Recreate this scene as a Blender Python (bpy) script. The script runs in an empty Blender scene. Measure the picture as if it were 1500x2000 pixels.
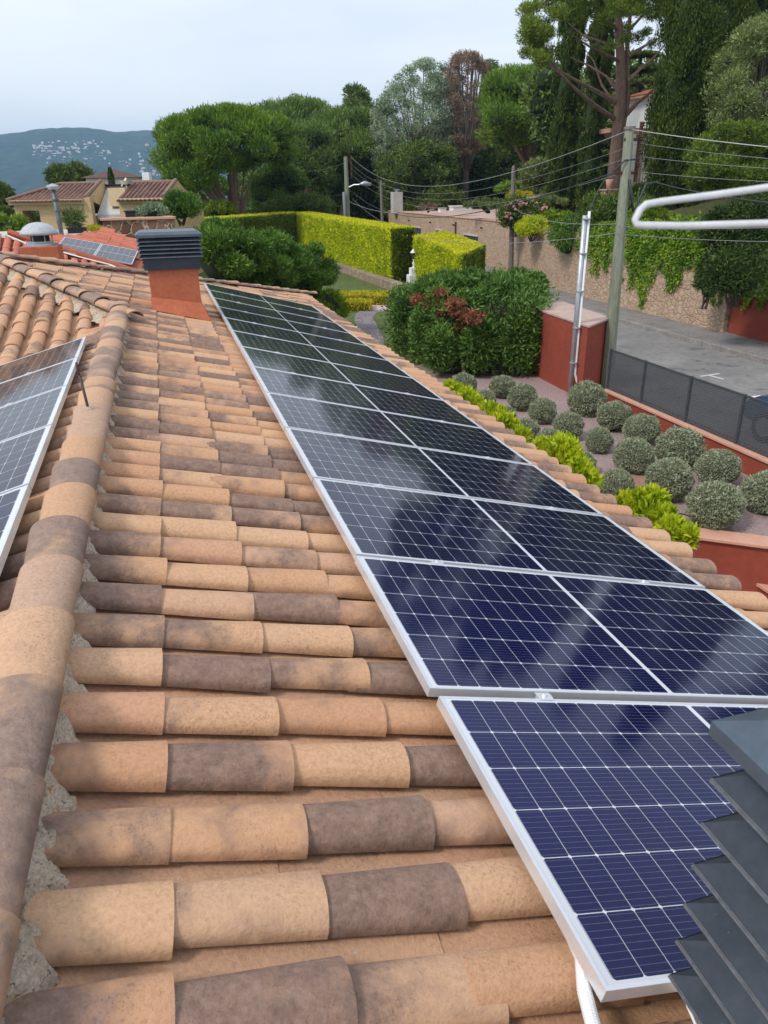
import bpy, math, random
import numpy as np
from mathutils import Vector, Matrix
sc = bpy.context.scene
COL = sc.collection
R = math.radians
# ------------------------------------------------------------------ camera
CAMZ = 4.6
YAW, PITCH, ROLL, FPX = R(15.65), R(23.88), R(-1.1), 1431.0
def cam_axes():
    cy, sy = math.cos(YAW), math.sin(YAW)
    f = np.array([sy*math.cos(PITCH), cy*math.cos(PITCH), -math.sin(PITCH)])
    r = np.array([cy, -sy, 0.0]); u = np.cross(r, f)
    return math.cos(ROLL)*r+math.sin(ROLL)*u, -math.sin(ROLL)*r+math.cos(ROLL)*u, f
CR, CU, CF = cam_axes()
cd = bpy.data.cameras.new('camera'); cam = bpy.data.objects.new('camera', cd); COL.objects.link(cam)
cam.matrix_world = Matrix(((CR[0], CU[0], -CF[0], 0), (CR[1], CU[1], -CF[1], 0), (CR[2], CU[2], -CF[2], CAMZ), (0, 0, 0, 1)))
cd.sensor_fit = 'VERTICAL'; cd.sensor_height = 36; cd.lens = FPX/2000*36
cd.clip_start = 0.05; cd.clip_end = 20000
cd.dof.use_dof = True; cd.dof.focus_distance = 5.0; cd.dof.aperture_fstop = 11.0
sc.camera = cam
# ------------------------------------------------------------------ world and sun
SUN_EL, SUN_AZ = R(48), R(250)          # azimuth clockwise from +Y
w = bpy.data.worlds.new('World'); sc.world = w; w.use_nodes = True
nt = w.node_tree; nt.nodes.clear()
def N(t, **k):
    n = nt.nodes.new(t)
    for a, b in k.items(): setattr(n, a, b)
    return n
out = N('ShaderNodeOutputWorld'); bg = N('ShaderNodeBackground'); sky = N('ShaderNodeTexSky')
sky.sky_type = 'NISHITA'; sky.sun_disc = False; sky.sun_elevation = SUN_EL; sky.sun_rotation = SUN_AZ
bg.inputs['Strength'].default_value = 0.1
tc = N('ShaderNodeTexCoord'); mp = N('ShaderNodeMapping'); mp.inputs['Scale'].default_value = (1, 1, 4.5)
nz = N('ShaderNodeTexNoise'); nz.inputs['Scale'].default_value = 1.7; nz.inputs['Detail'].default_value = 5; nz.inputs['Roughness'].default_value = .5
cr = N('ShaderNodeValToRGB'); cr.color_ramp.elements[0].position = .34; cr.color_ramp.elements[0].color = (6.2, 6.95, 8.2, 1)
cr.color_ramp.elements[1].position = .66; cr.color_ramp.elements[1].color = (8.3, 8.6, 9.0, 1)
mx = N('ShaderNodeMix', data_type='RGBA'); mx.inputs['Factor'].default_value = .88
L_ = nt.links.new
L_(tc.outputs['Generated'], mp.inputs['Vector']); L_(mp.outputs[0], nz.inputs['Vector']); L_(nz.outputs['Fac'], cr.inputs[0])
L_(sky.outputs[0], mx.inputs[6]); L_(cr.outputs[0], mx.inputs[7]); L_(mx.outputs[2], bg.inputs['Color']); L_(bg.outputs[0], out.inputs[0])
sd = bpy.data.lights.new('sun', 'SUN'); sun = bpy.data.objects.new('sun', sd); COL.objects.link(sun)
sd.energy = 1.8; sd.angle = R(12); sd.color = (1, .95, .88)
sun.location = (-20, -10, 40)
sdir = Vector((math.sin(SUN_AZ)*math.cos(SUN_EL), math.cos(SUN_AZ)*math.cos(SUN_EL), math.sin(SUN_EL)))
sun.rotation_euler = sdir.to_track_quat('Z', 'Y').to_euler()
vs = sc.view_settings; vs.view_transform = 'Standard'; vs.look = 'None'; vs.exposure = 0.47; vs.gamma = 1.0; vs.use_curve_mapping = False
sc.cycles.max_bounces = 6; sc.cycles.diffuse_bounces = 3; sc.cycles.transparent_max_bounces = 8; sc.cycles.volume_bounces = 0
# ------------------------------------------------------------------ measuring helpers (photo pixel -> point in the place)
def ray(x, y):
    return CF + CR*((x-750)/FPX) + CU*((1000-y)/FPX)
def gz(x, y, h=0.0):                    # point at height h above the garden
    d = ray(x, y); t = (h-CAMZ)/d[2]; return np.array([d[0]*t, d[1]*t, h])
def at(x, y, Y):
    d = ray(x, y); t = Y/d[1]; return np.array([d[0]*t, Y, CAMZ+d[2]*t])
# ------------------------------------------------------------------ object helpers
WL = {}
def tag(o, label=None, cat=None, group=None, kind=None):
    if label: o['label'] = label
    if cat: o['category'] = cat
    if group: o['group'] = group
    if kind: o['kind'] = kind
    return o
def thing(name, label, cat, loc=(0, 0, 0), group=None, mat=None):
    o = bpy.data.objects.new(name, None); COL.objects.link(o); o.empty_display_size = .2
    if mat is not None: o.matrix_world = mat
    else: o.location = loc
    WL[o.name] = np.array(loc, float) if mat is None else np.zeros(3)
    return tag(o, label, cat, group)
def mesh_np(name, V, F, smooth=False):
    """V (n,3) array; F (m,4) or (m,3) array, or list of index lists"""
    me = bpy.data.meshes.new(name)
    if isinstance(F, np.ndarray):
        m, k = F.shape
        me.vertices.add(len(V)); me.vertices.foreach_set('co', np.asarray(V, np.float32).ravel())
        me.loops.add(m*k); me.loops.foreach_set('vertex_index', F.astype(np.int32).ravel())
        me.polygons.add(m); me.polygons.foreach_set('loop_start', np.arange(0, m*k, k, dtype=np.int32))
        try: me.polygons.foreach_set('loop_total', np.full(m, k, dtype=np.int32))
        except Exception: pass
        me.update(calc_edges=True)
    else:
        me.from_pydata([tuple(map(float, v)) for v in V], [], [tuple(map(int, f)) for f in F]); me.update()
    if smooth: me.polygons.foreach_set('use_smooth', [True]*len(me.polygons))
    return me
def link(name, me, mat, parent=None, origin=None, bevel=0, auto=None):
    o = bpy.data.objects.new(name, me); COL.objects.link(o)
    if mat is not None:
        for m in (mat if isinstance(mat, (list, tuple)) else [mat]): me.materials.append(m)
    if parent is not None: o.parent = parent; WL[o.name] = WL[parent.name]
    elif origin is not None: o.location = origin; WL[o.name] = np.array(origin, float)
    else: WL[o.name] = np.zeros(3)
    if bevel:
        b = o.modifiers.new('bevel', 'BEVEL'); b.width = bevel; b.segments = 2; b.limit_method = 'ANGLE'
    return o
class MB:
    def __init__(s): s.v = []; s.f = []; s.mi = []
    def add(s, V, F, mi=0):
        n = len(s.v); s.v += [tuple(map(float, p)) for p in V]; s.f += [tuple(n+i for i in f) for f in F]; s.mi += [mi]*len(F); return s
    def box(s, x0, x1, y0, y1, z0, z1, rot=0, mi=0, piv=None):
        V = [(x, y, z) for z in (z0, z1) for y in (y0, y1) for x in (x0, x1)]
        if rot:
            c, n = math.cos(rot), math.sin(rot); px, py = piv or ((x0+x1)/2, (y0+y1)/2)
            V = [(px+(x-px)*c-(y-py)*n, py+(x-px)*n+(y-py)*c, z) for x, y, z in V]
        return s.add(V, [(0, 2, 3, 1), (4, 5, 7, 6), (0, 1, 5, 4), (2, 6, 7, 3), (0, 4, 6, 2), (1, 3, 7, 5)], mi)
    def obox(s, A, B, wdt, z0, z1, mi=0, z0b=None, z1b=None):   # wall from A to B (xy), thickness wdt
        A = np.array(A[:2], float); B = np.array(B[:2], float); d = (B-A)/np.linalg.norm(B-A); n = np.array([-d[1], d[0]])*wdt/2
        z0b = z0 if z0b is None else z0b; z1b = z1 if z1b is None else z1b
        V = [(*(A-n), z0), (*(B-n), z0b), (*(A+n), z0), (*(B+n), z0b), (*(A-n), z1), (*(B-n), z1b), (*(A+n), z1), (*(B+n), z1b)]
        return s.add(V, [(0, 2, 3, 1), (4, 5, 7, 6), (0, 1, 5, 4), (2, 6, 7, 3), (0, 4, 6, 2), (1, 3, 7, 5)], mi)
    def prism(s, P, z0, z1, mi=0, ztop=None):
        n = len(P); V = [(p[0], p[1], z0) for p in P]+[(p[0], p[1], (ztop[i] if ztop else z1)) for i, p in enumerate(P)]
        return s.add(V, [tuple(range(n))[::-1], tuple(range(n, 2*n))]+[(i, (i+1) % n, n+(i+1) % n, n+i) for i in range(n)], mi)
    def tube(s, P, r, seg=8, mi=0, cap=True):
        P = [np.array(p, float) for p in P]; n = len(P); r = r if isinstance(r, (list, tuple, np.ndarray)) else [r]*n
        V = []; ref = None
        for i in range(n):
            d = P[min(i+1, n-1)]-P[max(i-1, 0)]; d = d/(np.linalg.norm(d)+1e-9)
            if ref is None: ref = np.cross(d, [0, 0, 1] if abs(d[2]) < .9 else [1, 0, 0])
            a = ref-d*np.dot(ref, d); a = a/(np.linalg.norm(a)+1e-9); ref = a; b = np.cross(d, a)
            for k in range(seg):
                t = 2*math.pi*k/seg; V.append(P[i]+r[i]*(a*math.cos(t)+b*math.sin(t)))
        F = [(i*seg+k, i*seg+(k+1) % seg, (i+1)*seg+(k+1) % seg, (i+1)*seg+k) for i in range(n-1) for k in range(seg)]
        if cap: F += [tuple(range(seg))[::-1], tuple((n-1)*seg+k for k in range(seg))]
        return s.add(V, F, mi)
    def lathe(s, c, prof, seg=24, mi=0):
        V = []; n = len(prof)
        for r_, z in prof:
            for k in range(seg): t = 2*math.pi*k/seg; V.append((c[0]+r_*math.cos(t), c[1]+r_*math.sin(t), c[2]+z))
        F = [(i*seg+k, i*seg+(k+1) % seg, (i+1)*seg+(k+1) % seg, (i+1)*seg+k) for i in range(n-1) for k in range(seg)]
        F += [tuple(range(seg))[::-1], tuple((n-1)*seg+k for k in range(seg))]
        return s.add(V, F, mi)
    def build(s, name, mat, parent=None, origin=None, smooth=False, bevel=0, local=False):
        V = np.array(s.v, float)
        if parent is not None and not local: V = V-WL[parent.name]
        elif origin is not None: V = V-np.array(origin, float)
        me = mesh_np(name, V, s.f, smooth)
        o = link(name, me, mat, parent, origin, bevel)
        if any(s.mi): me.polygons.foreach_set('material_index', s.mi)
        return o
# ------------------------------------------------------------------ materials
def newmat(name):
    m = bpy.data.materials.new(name); m.use_nodes = True; t = m.node_tree; t.nodes.clear()
    o = t.nodes.new('ShaderNodeOutputMaterial'); p = t.nodes.new('ShaderNodeBsdfPrincipled'); t.links.new(p.outputs[0], o.inputs[0])
    return m, t, p, o
def nd(t, ty, **k):
    n = t.nodes.new(ty)
    for a, b in k.items():
        if a.startswith('i_'): n.inputs[a[2:].replace('_', ' ')].default_value = b
        else: setattr(n, a, b)
    return n
def ramp(t, fac, stops, interp='LINEAR'):
    n = t.nodes.new('ShaderNodeValToRGB'); n.color_ramp.interpolation = interp; e = n.color_ramp.elements
    while len(e) < len(stops): e.new(.5)
    for x, (p, c) in zip(e, stops): x.position = p; x.color = (*c, 1) if len(c) == 3 else c
    t.links.new(fac, n.inputs[0]); return n.outputs[0]
def mixc(t, f, a, b, mode='MIX'):
    n = t.nodes.new('ShaderNodeMix'); n.data_type = 'RGBA'; n.blend_type = mode
    for v, i in ((f, 0), (a, 6), (b, 7)):
        if hasattr(v, 'is_linked') or hasattr(v, 'links'): t.links.new(v, n.inputs[i])
        else: n.inputs[i].default_value = v if i == 0 else ((*v, 1) if len(v) == 3 else v)
    return n.outputs[2]
def math_(t, op, a, b=None, c=None):
    n = t.nodes.new('ShaderNodeMath'); n.operation = op
    for i, v in enumerate((a, b, c)):
        if v is None: continue
        if hasattr(v, 'links'): t.links.new(v, n.inputs[i])
        else: n.inputs[i].default_value = v
    return n.outputs[0]
def noise(t, scale, detail=4, rough=.55, vec=None, dist=0, stretch=None):
    n = nd(t, 'ShaderNodeTexNoise'); n.inputs['Scale'].default_value = scale; n.inputs['Detail'].default_value = detail
    n.inputs['Roughness'].default_value = rough; n.inputs['Distortion'].default_value = dist
    if vec is None: vec = nd(t, 'ShaderNodeTexCoord').outputs['Object']
    if stretch:
        m = nd(t, 'ShaderNodeMapping'); m.inputs['Scale'].default_value = stretch; t.links.new(vec, m.inputs[0]); vec = m.outputs[0]
    t.links.new(vec, n.inputs['Vector']); return n.outputs['Fac']
def bump(t, p, h, strength=.4, dist=.02):
    b = nd(t, 'ShaderNodeBump'); b.inputs['Strength'].default_value = strength; b.inputs['Distance'].default_value = dist
    t.links.new(h, b.inputs['Height']); t.links.new(b.outputs[0], p.inputs['Normal'])
def nmat(name, c1, c2, scale=4, rough=.8, b=None, metal=0, speck=None, stretch=None, spec=.4, fine=.25, det=5):
    m, t, p, o = newmat(name)
    f = noise(t, scale, det, .65, stretch=stretch); col = ramp(t, f, [(.3, c1), (.7, c2)])
    if fine:
        g = noise(t, scale*9, 3, .6, stretch=stretch); k = ramp(t, g, [(.3, (1-fine,)*3), (.7, (1+fine*.4,)*3)]); col = mixc(t, 1.0, col, k, 'MULTIPLY')
    if speck:
        s_ = noise(t, speck[1], 3, .7); q = ramp(t, s_, [(speck[2], (0, 0, 0)), (speck[2]+.05, (1, 1, 1))]); col = mixc(t, q, col, speck[0])
    t.links.new(col, p.inputs['Base Color']); p.inputs['Roughness'].default_value = rough; p.inputs['Metallic'].default_value = metal
    p.inputs['Specular IOR Level'].default_value = spec
    if b: bump(t, p, noise(t, b[0], 4, .65, stretch=stretch), b[1], b[2])
    return m
def leafmat(name, dark, mid, light, scale=.6, transl=.22, rough=.55, spot=None):
    m, t, p, o = newmat(name)
    ge = nd(t, 'ShaderNodeNewGeometry'); f = noise(t, scale, 3, .6)
    x = math_(t, 'ADD', math_(t, 'MULTIPLY', f, .8), math_(t, 'MULTIPLY', ge.outputs['Random Per Island'], .38))
    col = ramp(t, x, [(.36, dark), (.58, mid), (.86, light)])
    if spot:
        q = ramp(t, ge.outputs['Random Per Island'], [(1-spot[1]-.001, (0, 0, 0)), (1-spot[1], (1, 1, 1))], 'CONSTANT'); col = mixc(t, q, col, spot[0])
    t.links.new(col, p.inputs['Base Color']); p.inputs['Roughness'].default_value = rough; p.inputs['Specular IOR Level'].default_value = .3
    tr = nd(t, 'ShaderNodeBsdfTranslucent'); t.links.new(col, tr.inputs[0]); ms = nd(t, 'ShaderNodeMixShader'); ms.inputs[0].default_value = transl
    t.links.new(p.outputs[0], ms.inputs[1]); t.links.new(tr.outputs[0], ms.inputs[2]); t.links.new(ms.outputs[0], o.inputs[0])
    return m
def tilemat(name, stops, dark, stain=.5):
    m, t, p, o = newmat(name)
    a = nd(t, 'ShaderNodeAttribute', attribute_name='rnd'); uv = nd(t, 'ShaderNodeUVMap', uv_map='UV')
    co = nd(t, 'ShaderNodeTexCoord').outputs['Object']
    off = nd(t, 'ShaderNodeVectorMath', operation='SCALE'); t.links.new(a.outputs['Color'], off.inputs[0]); off.inputs['Scale'].default_value = 31.0
    ad = nd(t, 'ShaderNodeVectorMath', operation='ADD'); t.links.new(co, ad.inputs[0]); t.links.new(off.outputs[0], ad.inputs[1]); vec = ad.outputs[0]
    sp = nd(t, 'ShaderNodeSeparateColor'); t.links.new(a.outputs['Color'], sp.inputs[0]); r1, r2, r3 = sp.outputs[0], sp.outputs[1], sp.outputs[2]
    base = ramp(t, r1, stops)
    n1 = noise(t, 7, 5, .6, vec); n2 = noise(t, 70, 4, .75, vec); n3 = noise(t, 26, 4, .7, vec)
    # brown firing stain: amount set per tile, edge broken up by noise, drifting along the tile
    su = nd(t, 'ShaderNodeSeparateXYZ'); t.links.new(uv.outputs[0], su.inputs[0])
    amt = math_(t, 'ADD', math_(t, 'MULTIPLY', r2, 1.42), math_(t, 'MULTIPLY', math_(t, 'SUBTRACT', math_(t, 'ADD', n1, math_(t, 'MULTIPLY', n2, .55)), .78), 1.5))
    amt = math_(t, 'SUBTRACT', amt, math_(t, 'MULTIPLY', su.outputs[0], math_(t, 'SUBTRACT', math_(t, 'MULTIPLY', r3, 1.2), .25)))
    k = ramp(t, amt, [(.36, (0, 0, 0)), (.78, (stain*1.0,)*3)])
    dk = ramp(t, n3, [(.3, dark[0]), (.7, dark[1])]); col = mixc(t, k, base, dk)
    fine = ramp(t, n2, [(.28, (.74,)*3), (.55, (1.0,)*3), (.75, (1.10,)*3)]); col = mixc(t, 1.0, col, fine, 'MULTIPLY')
    spk = noise(t, 120, 2, .8, vec); pat = noise(t, 5.5, 3, .5, vec)
    sk = math_(t, 'MULTIPLY', ramp(t, spk, [(.57, (0, 0, 0)), (.63, (1, 1, 1))]), ramp(t, pat, [(.44, (0, 0, 0)), (.60, (.38, .38, .38))]))
    col = mixc(t, sk, col, (.09, .055, .035))
    lic = ramp(t, noise(t, 21, 2, .4, vec), [(.80, (0, 0, 0)), (.82, (.8, .8, .8))]); col = mixc(t, lic, col, (.52, .5, .44))
    t.links.new(col, p.inputs['Base Color']); p.inputs['Roughness'].default_value = .82; p.inputs['Specular IOR Level'].default_value = .35
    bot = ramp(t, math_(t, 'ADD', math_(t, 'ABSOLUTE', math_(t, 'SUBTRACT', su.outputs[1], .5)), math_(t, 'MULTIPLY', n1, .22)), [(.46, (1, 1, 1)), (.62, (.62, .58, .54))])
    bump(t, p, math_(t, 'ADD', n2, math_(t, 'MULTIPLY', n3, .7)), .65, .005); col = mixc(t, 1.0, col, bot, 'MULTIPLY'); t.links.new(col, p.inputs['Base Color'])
    return m
M = {}
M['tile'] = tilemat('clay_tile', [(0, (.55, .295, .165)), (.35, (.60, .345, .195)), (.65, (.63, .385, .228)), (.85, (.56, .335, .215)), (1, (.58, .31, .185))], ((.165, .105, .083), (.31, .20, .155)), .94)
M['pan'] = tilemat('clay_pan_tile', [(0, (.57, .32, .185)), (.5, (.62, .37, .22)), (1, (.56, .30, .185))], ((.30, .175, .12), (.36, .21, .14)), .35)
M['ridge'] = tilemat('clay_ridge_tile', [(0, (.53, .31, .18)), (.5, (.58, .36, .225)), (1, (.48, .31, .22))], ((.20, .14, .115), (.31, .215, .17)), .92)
M['redtile'] = tilemat('red_tile', [(0, (.55, .16, .09)), (.5, (.60, .19, .115)), (1, (.50, .15, .095))], ((.34, .11, .08), (.40, .14, .10)), .4)
M['browntile'] = tilemat('brown_tile', [(0, (.19, .095, .07)), (.5, (.235, .12, .09)), (1, (.165, .085, .068))], ((.11, .062, .052), (.15, .085, .07)), .6)
M['browntile2'] = nmat('brown_ridge_tile', (.22, .13, .10), (.32, .20, .155), 6, .9, fine=.3)
M['mortar'] = nmat('mortar', (.52, .41, .305), (.70, .565, .43), 12, .95, (110, .9, .012), speck=((.17, .15, .13), 75, .60), fine=.35)
_t = M['mortar'].node_tree; _p = [n for n in _t.nodes if n.type == 'BSDF_PRINCIPLED'][0]; _c = _p.inputs['Base Color'].links[0].from_socket
_q = math_(_t, 'MULTIPLY', ramp(_t, noise(_t, 3.1, 2), [(.55, (0, 0, 0)), (.60, (1, 1, 1))]), ramp(_t, noise(_t, 38, 3), [(.56, (0, 0, 0)), (.62, (.85, .85, .85))]))
_t.links.new(mixc(_t, _q, _c, (.40, .21, .05)), _p.inputs['Base Color'])
M['lichen'] = nmat('lichen', (.50, .20, .02), (.62, .33, .05), 20, .9, (90, .6, .01))
M['deck'] = nmat('roof_deck', (.2, .13, .09), (.26, .17, .12), 5, .95)
M['terracotta'] = nmat('terracotta_render', (.245, .046, .027), (.335, .070, .040), 1.1, .85, (60, .4, .006), fine=.16, det=7)
M['orange'] = nmat('orange_render', (.40, .108, .052), (.52, .155, .075), 2.2, .85, (55, .5, .008), fine=.18, det=7)
M['coping'] = nmat('clay_coping', (.56, .29, .20), (.64, .36, .26), 4, .8, (50, .2, .004), fine=.15)
M['flag'] = nmat('coping_stone', (.42, .29, .25), (.56, .42, .36), 3, .85, (30, .3, .006))
M['alu'] = nmat('aluminium_frame', (.74, .75, .78), (.80, .81, .84), 8, .34, metal=.55, fine=.04)
M['alu_dull'] = nmat('galvanised_metal', (.42, .45, .48), (.54, .57, .60), 12, .45, metal=.6, fine=.1)
M['anthra'] = nmat('anthracite_metal', (.020, .027, .038), (.044, .055, .073), 6, .42, (60, .06, .002), speck=((.16, .16, .16), 140, .70), fine=.2)
M['plate'] = nmat('weathered_dark_plate', (.055, .075, .10), (.095, .12, .15), 5, .42, (50, .05, .002), fine=.15)
M['edge'] = nmat('rim_lit_metal_edge', (.09, .10, .115), (.17, .18, .195), 60, .45, fine=.3)  # paler slat lip: a rim highlight painted in to set the slats apart
M['anthra_lt'] = nmat('grey_painted_metal', (.20, .23, .27), (.27, .30, .34), 6, .45, fine=.1)
M['fence'] = nmat('fence_metal', (.050, .056, .068), (.070, .077, .090), 3, .5, fine=.1)
M['dome'] = nmat('aged_grey_dome', (.38, .39, .41), (.50, .51, .53), 7, .55, fine=.15)
M['rodmat'] = nmat('aged_white_coating', (.50, .50, .51), (.58, .58, .59), 30, .5, fine=.08)
M['flue'] = nmat('dull_steel', (.10, .105, .11), (.20, .205, .21), 9, .5, metal=.35, fine=.2)
M['white'] = nmat('white_plastic', (.72, .72, .71), (.80, .80, .79), 5, .45, fine=.05)
M['whitewall'] = nmat('white_render', (.72, .71, .68), (.82, .81, .78), 1.2, .9, fine=.08)
M['beige'] = nmat('beige_render', (.62, .47, .27), (.68, .53, .32), 1, .9, fine=.08)
M['iron'] = nmat('rusted_iron', (.05, .035, .03), (.14, .085, .06), 40, .7)
M['rust'] = nmat('rusty_bracket', (.05, .022, .015), (.11, .045, .03), 30, .8)
M['polewood'] = nmat('weathered_pole', (.21, .22, .15), (.31, .34, .25), 6, .85, (30, .4, .01), stretch=(1, 1, .12), fine=.3)
M['poleconc'] = nmat('grey_weathered_wood', (.15, .13, .11), (.24, .215, .19), 8, .9, (40, .4, .01), stretch=(1, 1, .12), fine=.3)
M['asphalt'] = nmat('asphalt', (.17, .16, .155), (.28, .265, .25), .55, .9, (220, .35, .004), fine=.2, det=8, speck=((.13, .12, .115), 1.3, .60))
M['kerb'] = nmat('kerb_stone', (.20, .18, .17), (.36, .33, .30), 2.2, .9, (40, .4, .01), fine=.35)
M['pavement'] = nmat('pavement', (.17, .155, .145), (.27, .25, .235), 1.6, .92, (60, .4, .006), fine=.3)
M['gravel'] = nmat('purple_gravel', (.35, .235, .225), (.54, .41, .39), 26, .95, (55, 1.0, .03), speck=((.58, .47, .44), 60, .60), fine=.5)
M['soil'] = nmat('ground_soil', (.12, .10, .06), (.20, .16, .10), 2, .95, (20, .5, .03))
M['lawn'] = nmat('lawn', (.075, .115, .020), (.125, .165, .040), .45, .95, (160, .8, .02), fine=.45)
M['path'] = None
M['bark_pine'] = nmat('pine_bark', (.19, .115, .085), (.34, .215, .16), 4, .95, (14, .8, .05), stretch=(1, 1, .35), fine=.4)
M['bark_grey'] = nmat('grey_bark', (.15, .125, .11), (.25, .21, .185), 5, .95, (16, .8, .05), stretch=(1, 1, .3), fine=.4)
M['bark_dark'] = nmat('dark_bark', (.055, .042, .035), (.10, .08, .065), 5, .95, fine=.4)
M['glass_dark'] = nmat('window_glass', (.03, .033, .033), (.06, .063, .06), 1, .22, fine=0, spec=.4)
M['black'] = nmat('black_plastic', (.012, .012, .013), (.022, .022, .024), 5, .5)
M['wire'] = nmat('cable_grey', (.23, .23, .23), (.30, .30, .30), 5, .6, fine=0)
M['wire_lt'] = nmat('cable_light', (.50, .50, .48), (.58, .58, .56), 5, .6, fine=0)
M['wire_dk'] = nmat('cable_dark', (.03, .035, .04), (.05, .055, .06), 5, .6, fine=0)
M['carpaint'] = nmat('blue_car_paint', (.02, .06, .14), (.025, .07, .16), 1, .2, fine=0, spec=.8)
M['concrete'] = nmat('light_concrete', (.46, .44, .41), (.58, .56, .52), 2, .9, fine=.15)
M['pinkstone'] = nmat('pink_paving', (.50, .36, .31), (.60, .45, .39), 1.5, .9, fine=.2)
def stonemat(name, scale, cols, mort, ms=.035, bumpd=.05, wscale=1.0, stretch=(1, 1, 1)):
    m, t, p, o = newmat(name); co = nd(t, 'ShaderNodeTexCoord').outputs['Object']
    mp_ = nd(t, 'ShaderNodeMapping'); mp_.inputs['Scale'].default_value = stretch; t.links.new(co, mp_.inputs[0])
    wn = nd(t, 'ShaderNodeTexNoise'); wn.inputs['Scale'].default_value = scale*1.5; t.links.new(mp_.outputs[0], wn.inputs['Vector'])
    wv = mixc(t, .16*wscale, mp_.outputs[0], wn.outputs['Color'])
    v1 = nd(t, 'ShaderNodeTexVoronoi', feature='F1'); v1.inputs['Scale'].default_value = scale; t.links.new(wv, v1.inputs['Vector'])
    v2 = nd(t, 'ShaderNodeTexVoronoi', feature='DISTANCE_TO_EDGE'); v2.inputs['Scale'].default_value = scale; t.links.new(wv, v2.inputs['Vector'])
    sp = nd(t, 'ShaderNodeSeparateColor'); t.links.new(v1.outputs['Color'], sp.inputs[0])
    col = ramp(t, sp.outputs[0], cols); g = noise(t, scale*5, 4, .7, co); col = mixc(t, 1.0, col, ramp(t, g, [(.25, (.68,)*3), (.75, (1.12,)*3)]), 'MULTIPLY')
    e = ramp(t, v2.outputs['Distance'], [(ms*.5, (1, 1, 1)), (ms*1.5, (0, 0, 0))]); col = mixc(t, e, col, mort)
    t.links.new(col, p.inputs['Base Color']); p.inputs['Roughness'].default_value = .93
    h = math_(t, 'ADD', ramp(t, v2.outputs['Distance'], [(0, (0, 0, 0)), (.12, (1, 1, 1))]), math_(t, 'MULTIPLY', g, .5)); bump(t, p, h, .7, bumpd)
    return m
M['stonewall'] = stonemat('rough_stone_wall', 5.2, [(0, (.46, .315, .205)), (.5, (.58, .415, .29)), (1, (.51, .36, .26))], (.40, .28, .195), .012, .06, stretch=(1, 1, 1.3))
M['brownstone'] = stonemat('brown_stone_parapet', 3.6, [(0, (.12, .06, .035)), (.5, (.20, .105, .06)), (1, (.28, .16, .10))], (.48, .38, .27), .03, .03)
M['pathstone'] = stonemat('stamped_purple_path', 2.2, [(0, (.20, .165, .18)), (1, (.27, .225, .24))], (.06, .05, .055), .02, .02)
M['lowwall'] = stonemat('low_garden_wall', 3.5, [(0, (.26, .19, .13)), (1, (.40, .31, .22))], (.24, .18, .13), .03, .04)
def brickmat():
    m, t, p, o = newmat('yellow_brick'); co = nd(t, 'ShaderNodeTexCoord').outputs['Object']
    sx = nd(t, 'ShaderNodeSeparateXYZ'); t.links.new(co, sx.inputs[0]); cb = nd(t, 'ShaderNodeCombineXYZ')
    t.links.new(math_(t, 'ADD', sx.outputs[0], sx.outputs[1]), cb.inputs[0]); t.links.new(sx.outputs[2], cb.inputs[1])
    b = nd(t, 'ShaderNodeTexBrick'); b.inputs['Scale'].default_value = 1; b.inputs['Brick Width'].default_value = .28; b.inputs['Row Height'].default_value = .085
    b.inputs['Mortar Size'].default_value = .007; b.inputs['Color1'].default_value = (.52, .365, .185, 1); b.inputs['Color2'].default_value = (.60, .43, .23, 1); b.inputs['Mortar'].default_value = (.50, .36, .17, 1)
    t.links.new(cb.outputs[0], b.inputs['Vector']); col = mixc(t, 1.0, b.outputs[0], ramp(t, noise(t, 1.2, 4), [(.3, (.92,)*3), (.7, (1.05,)*3)]), 'MULTIPLY')
    t.links.new(col, p.inputs['Base Color']); p.inputs['Roughness'].default_value = .9; return m
M['brick'] = brickmat()
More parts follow.
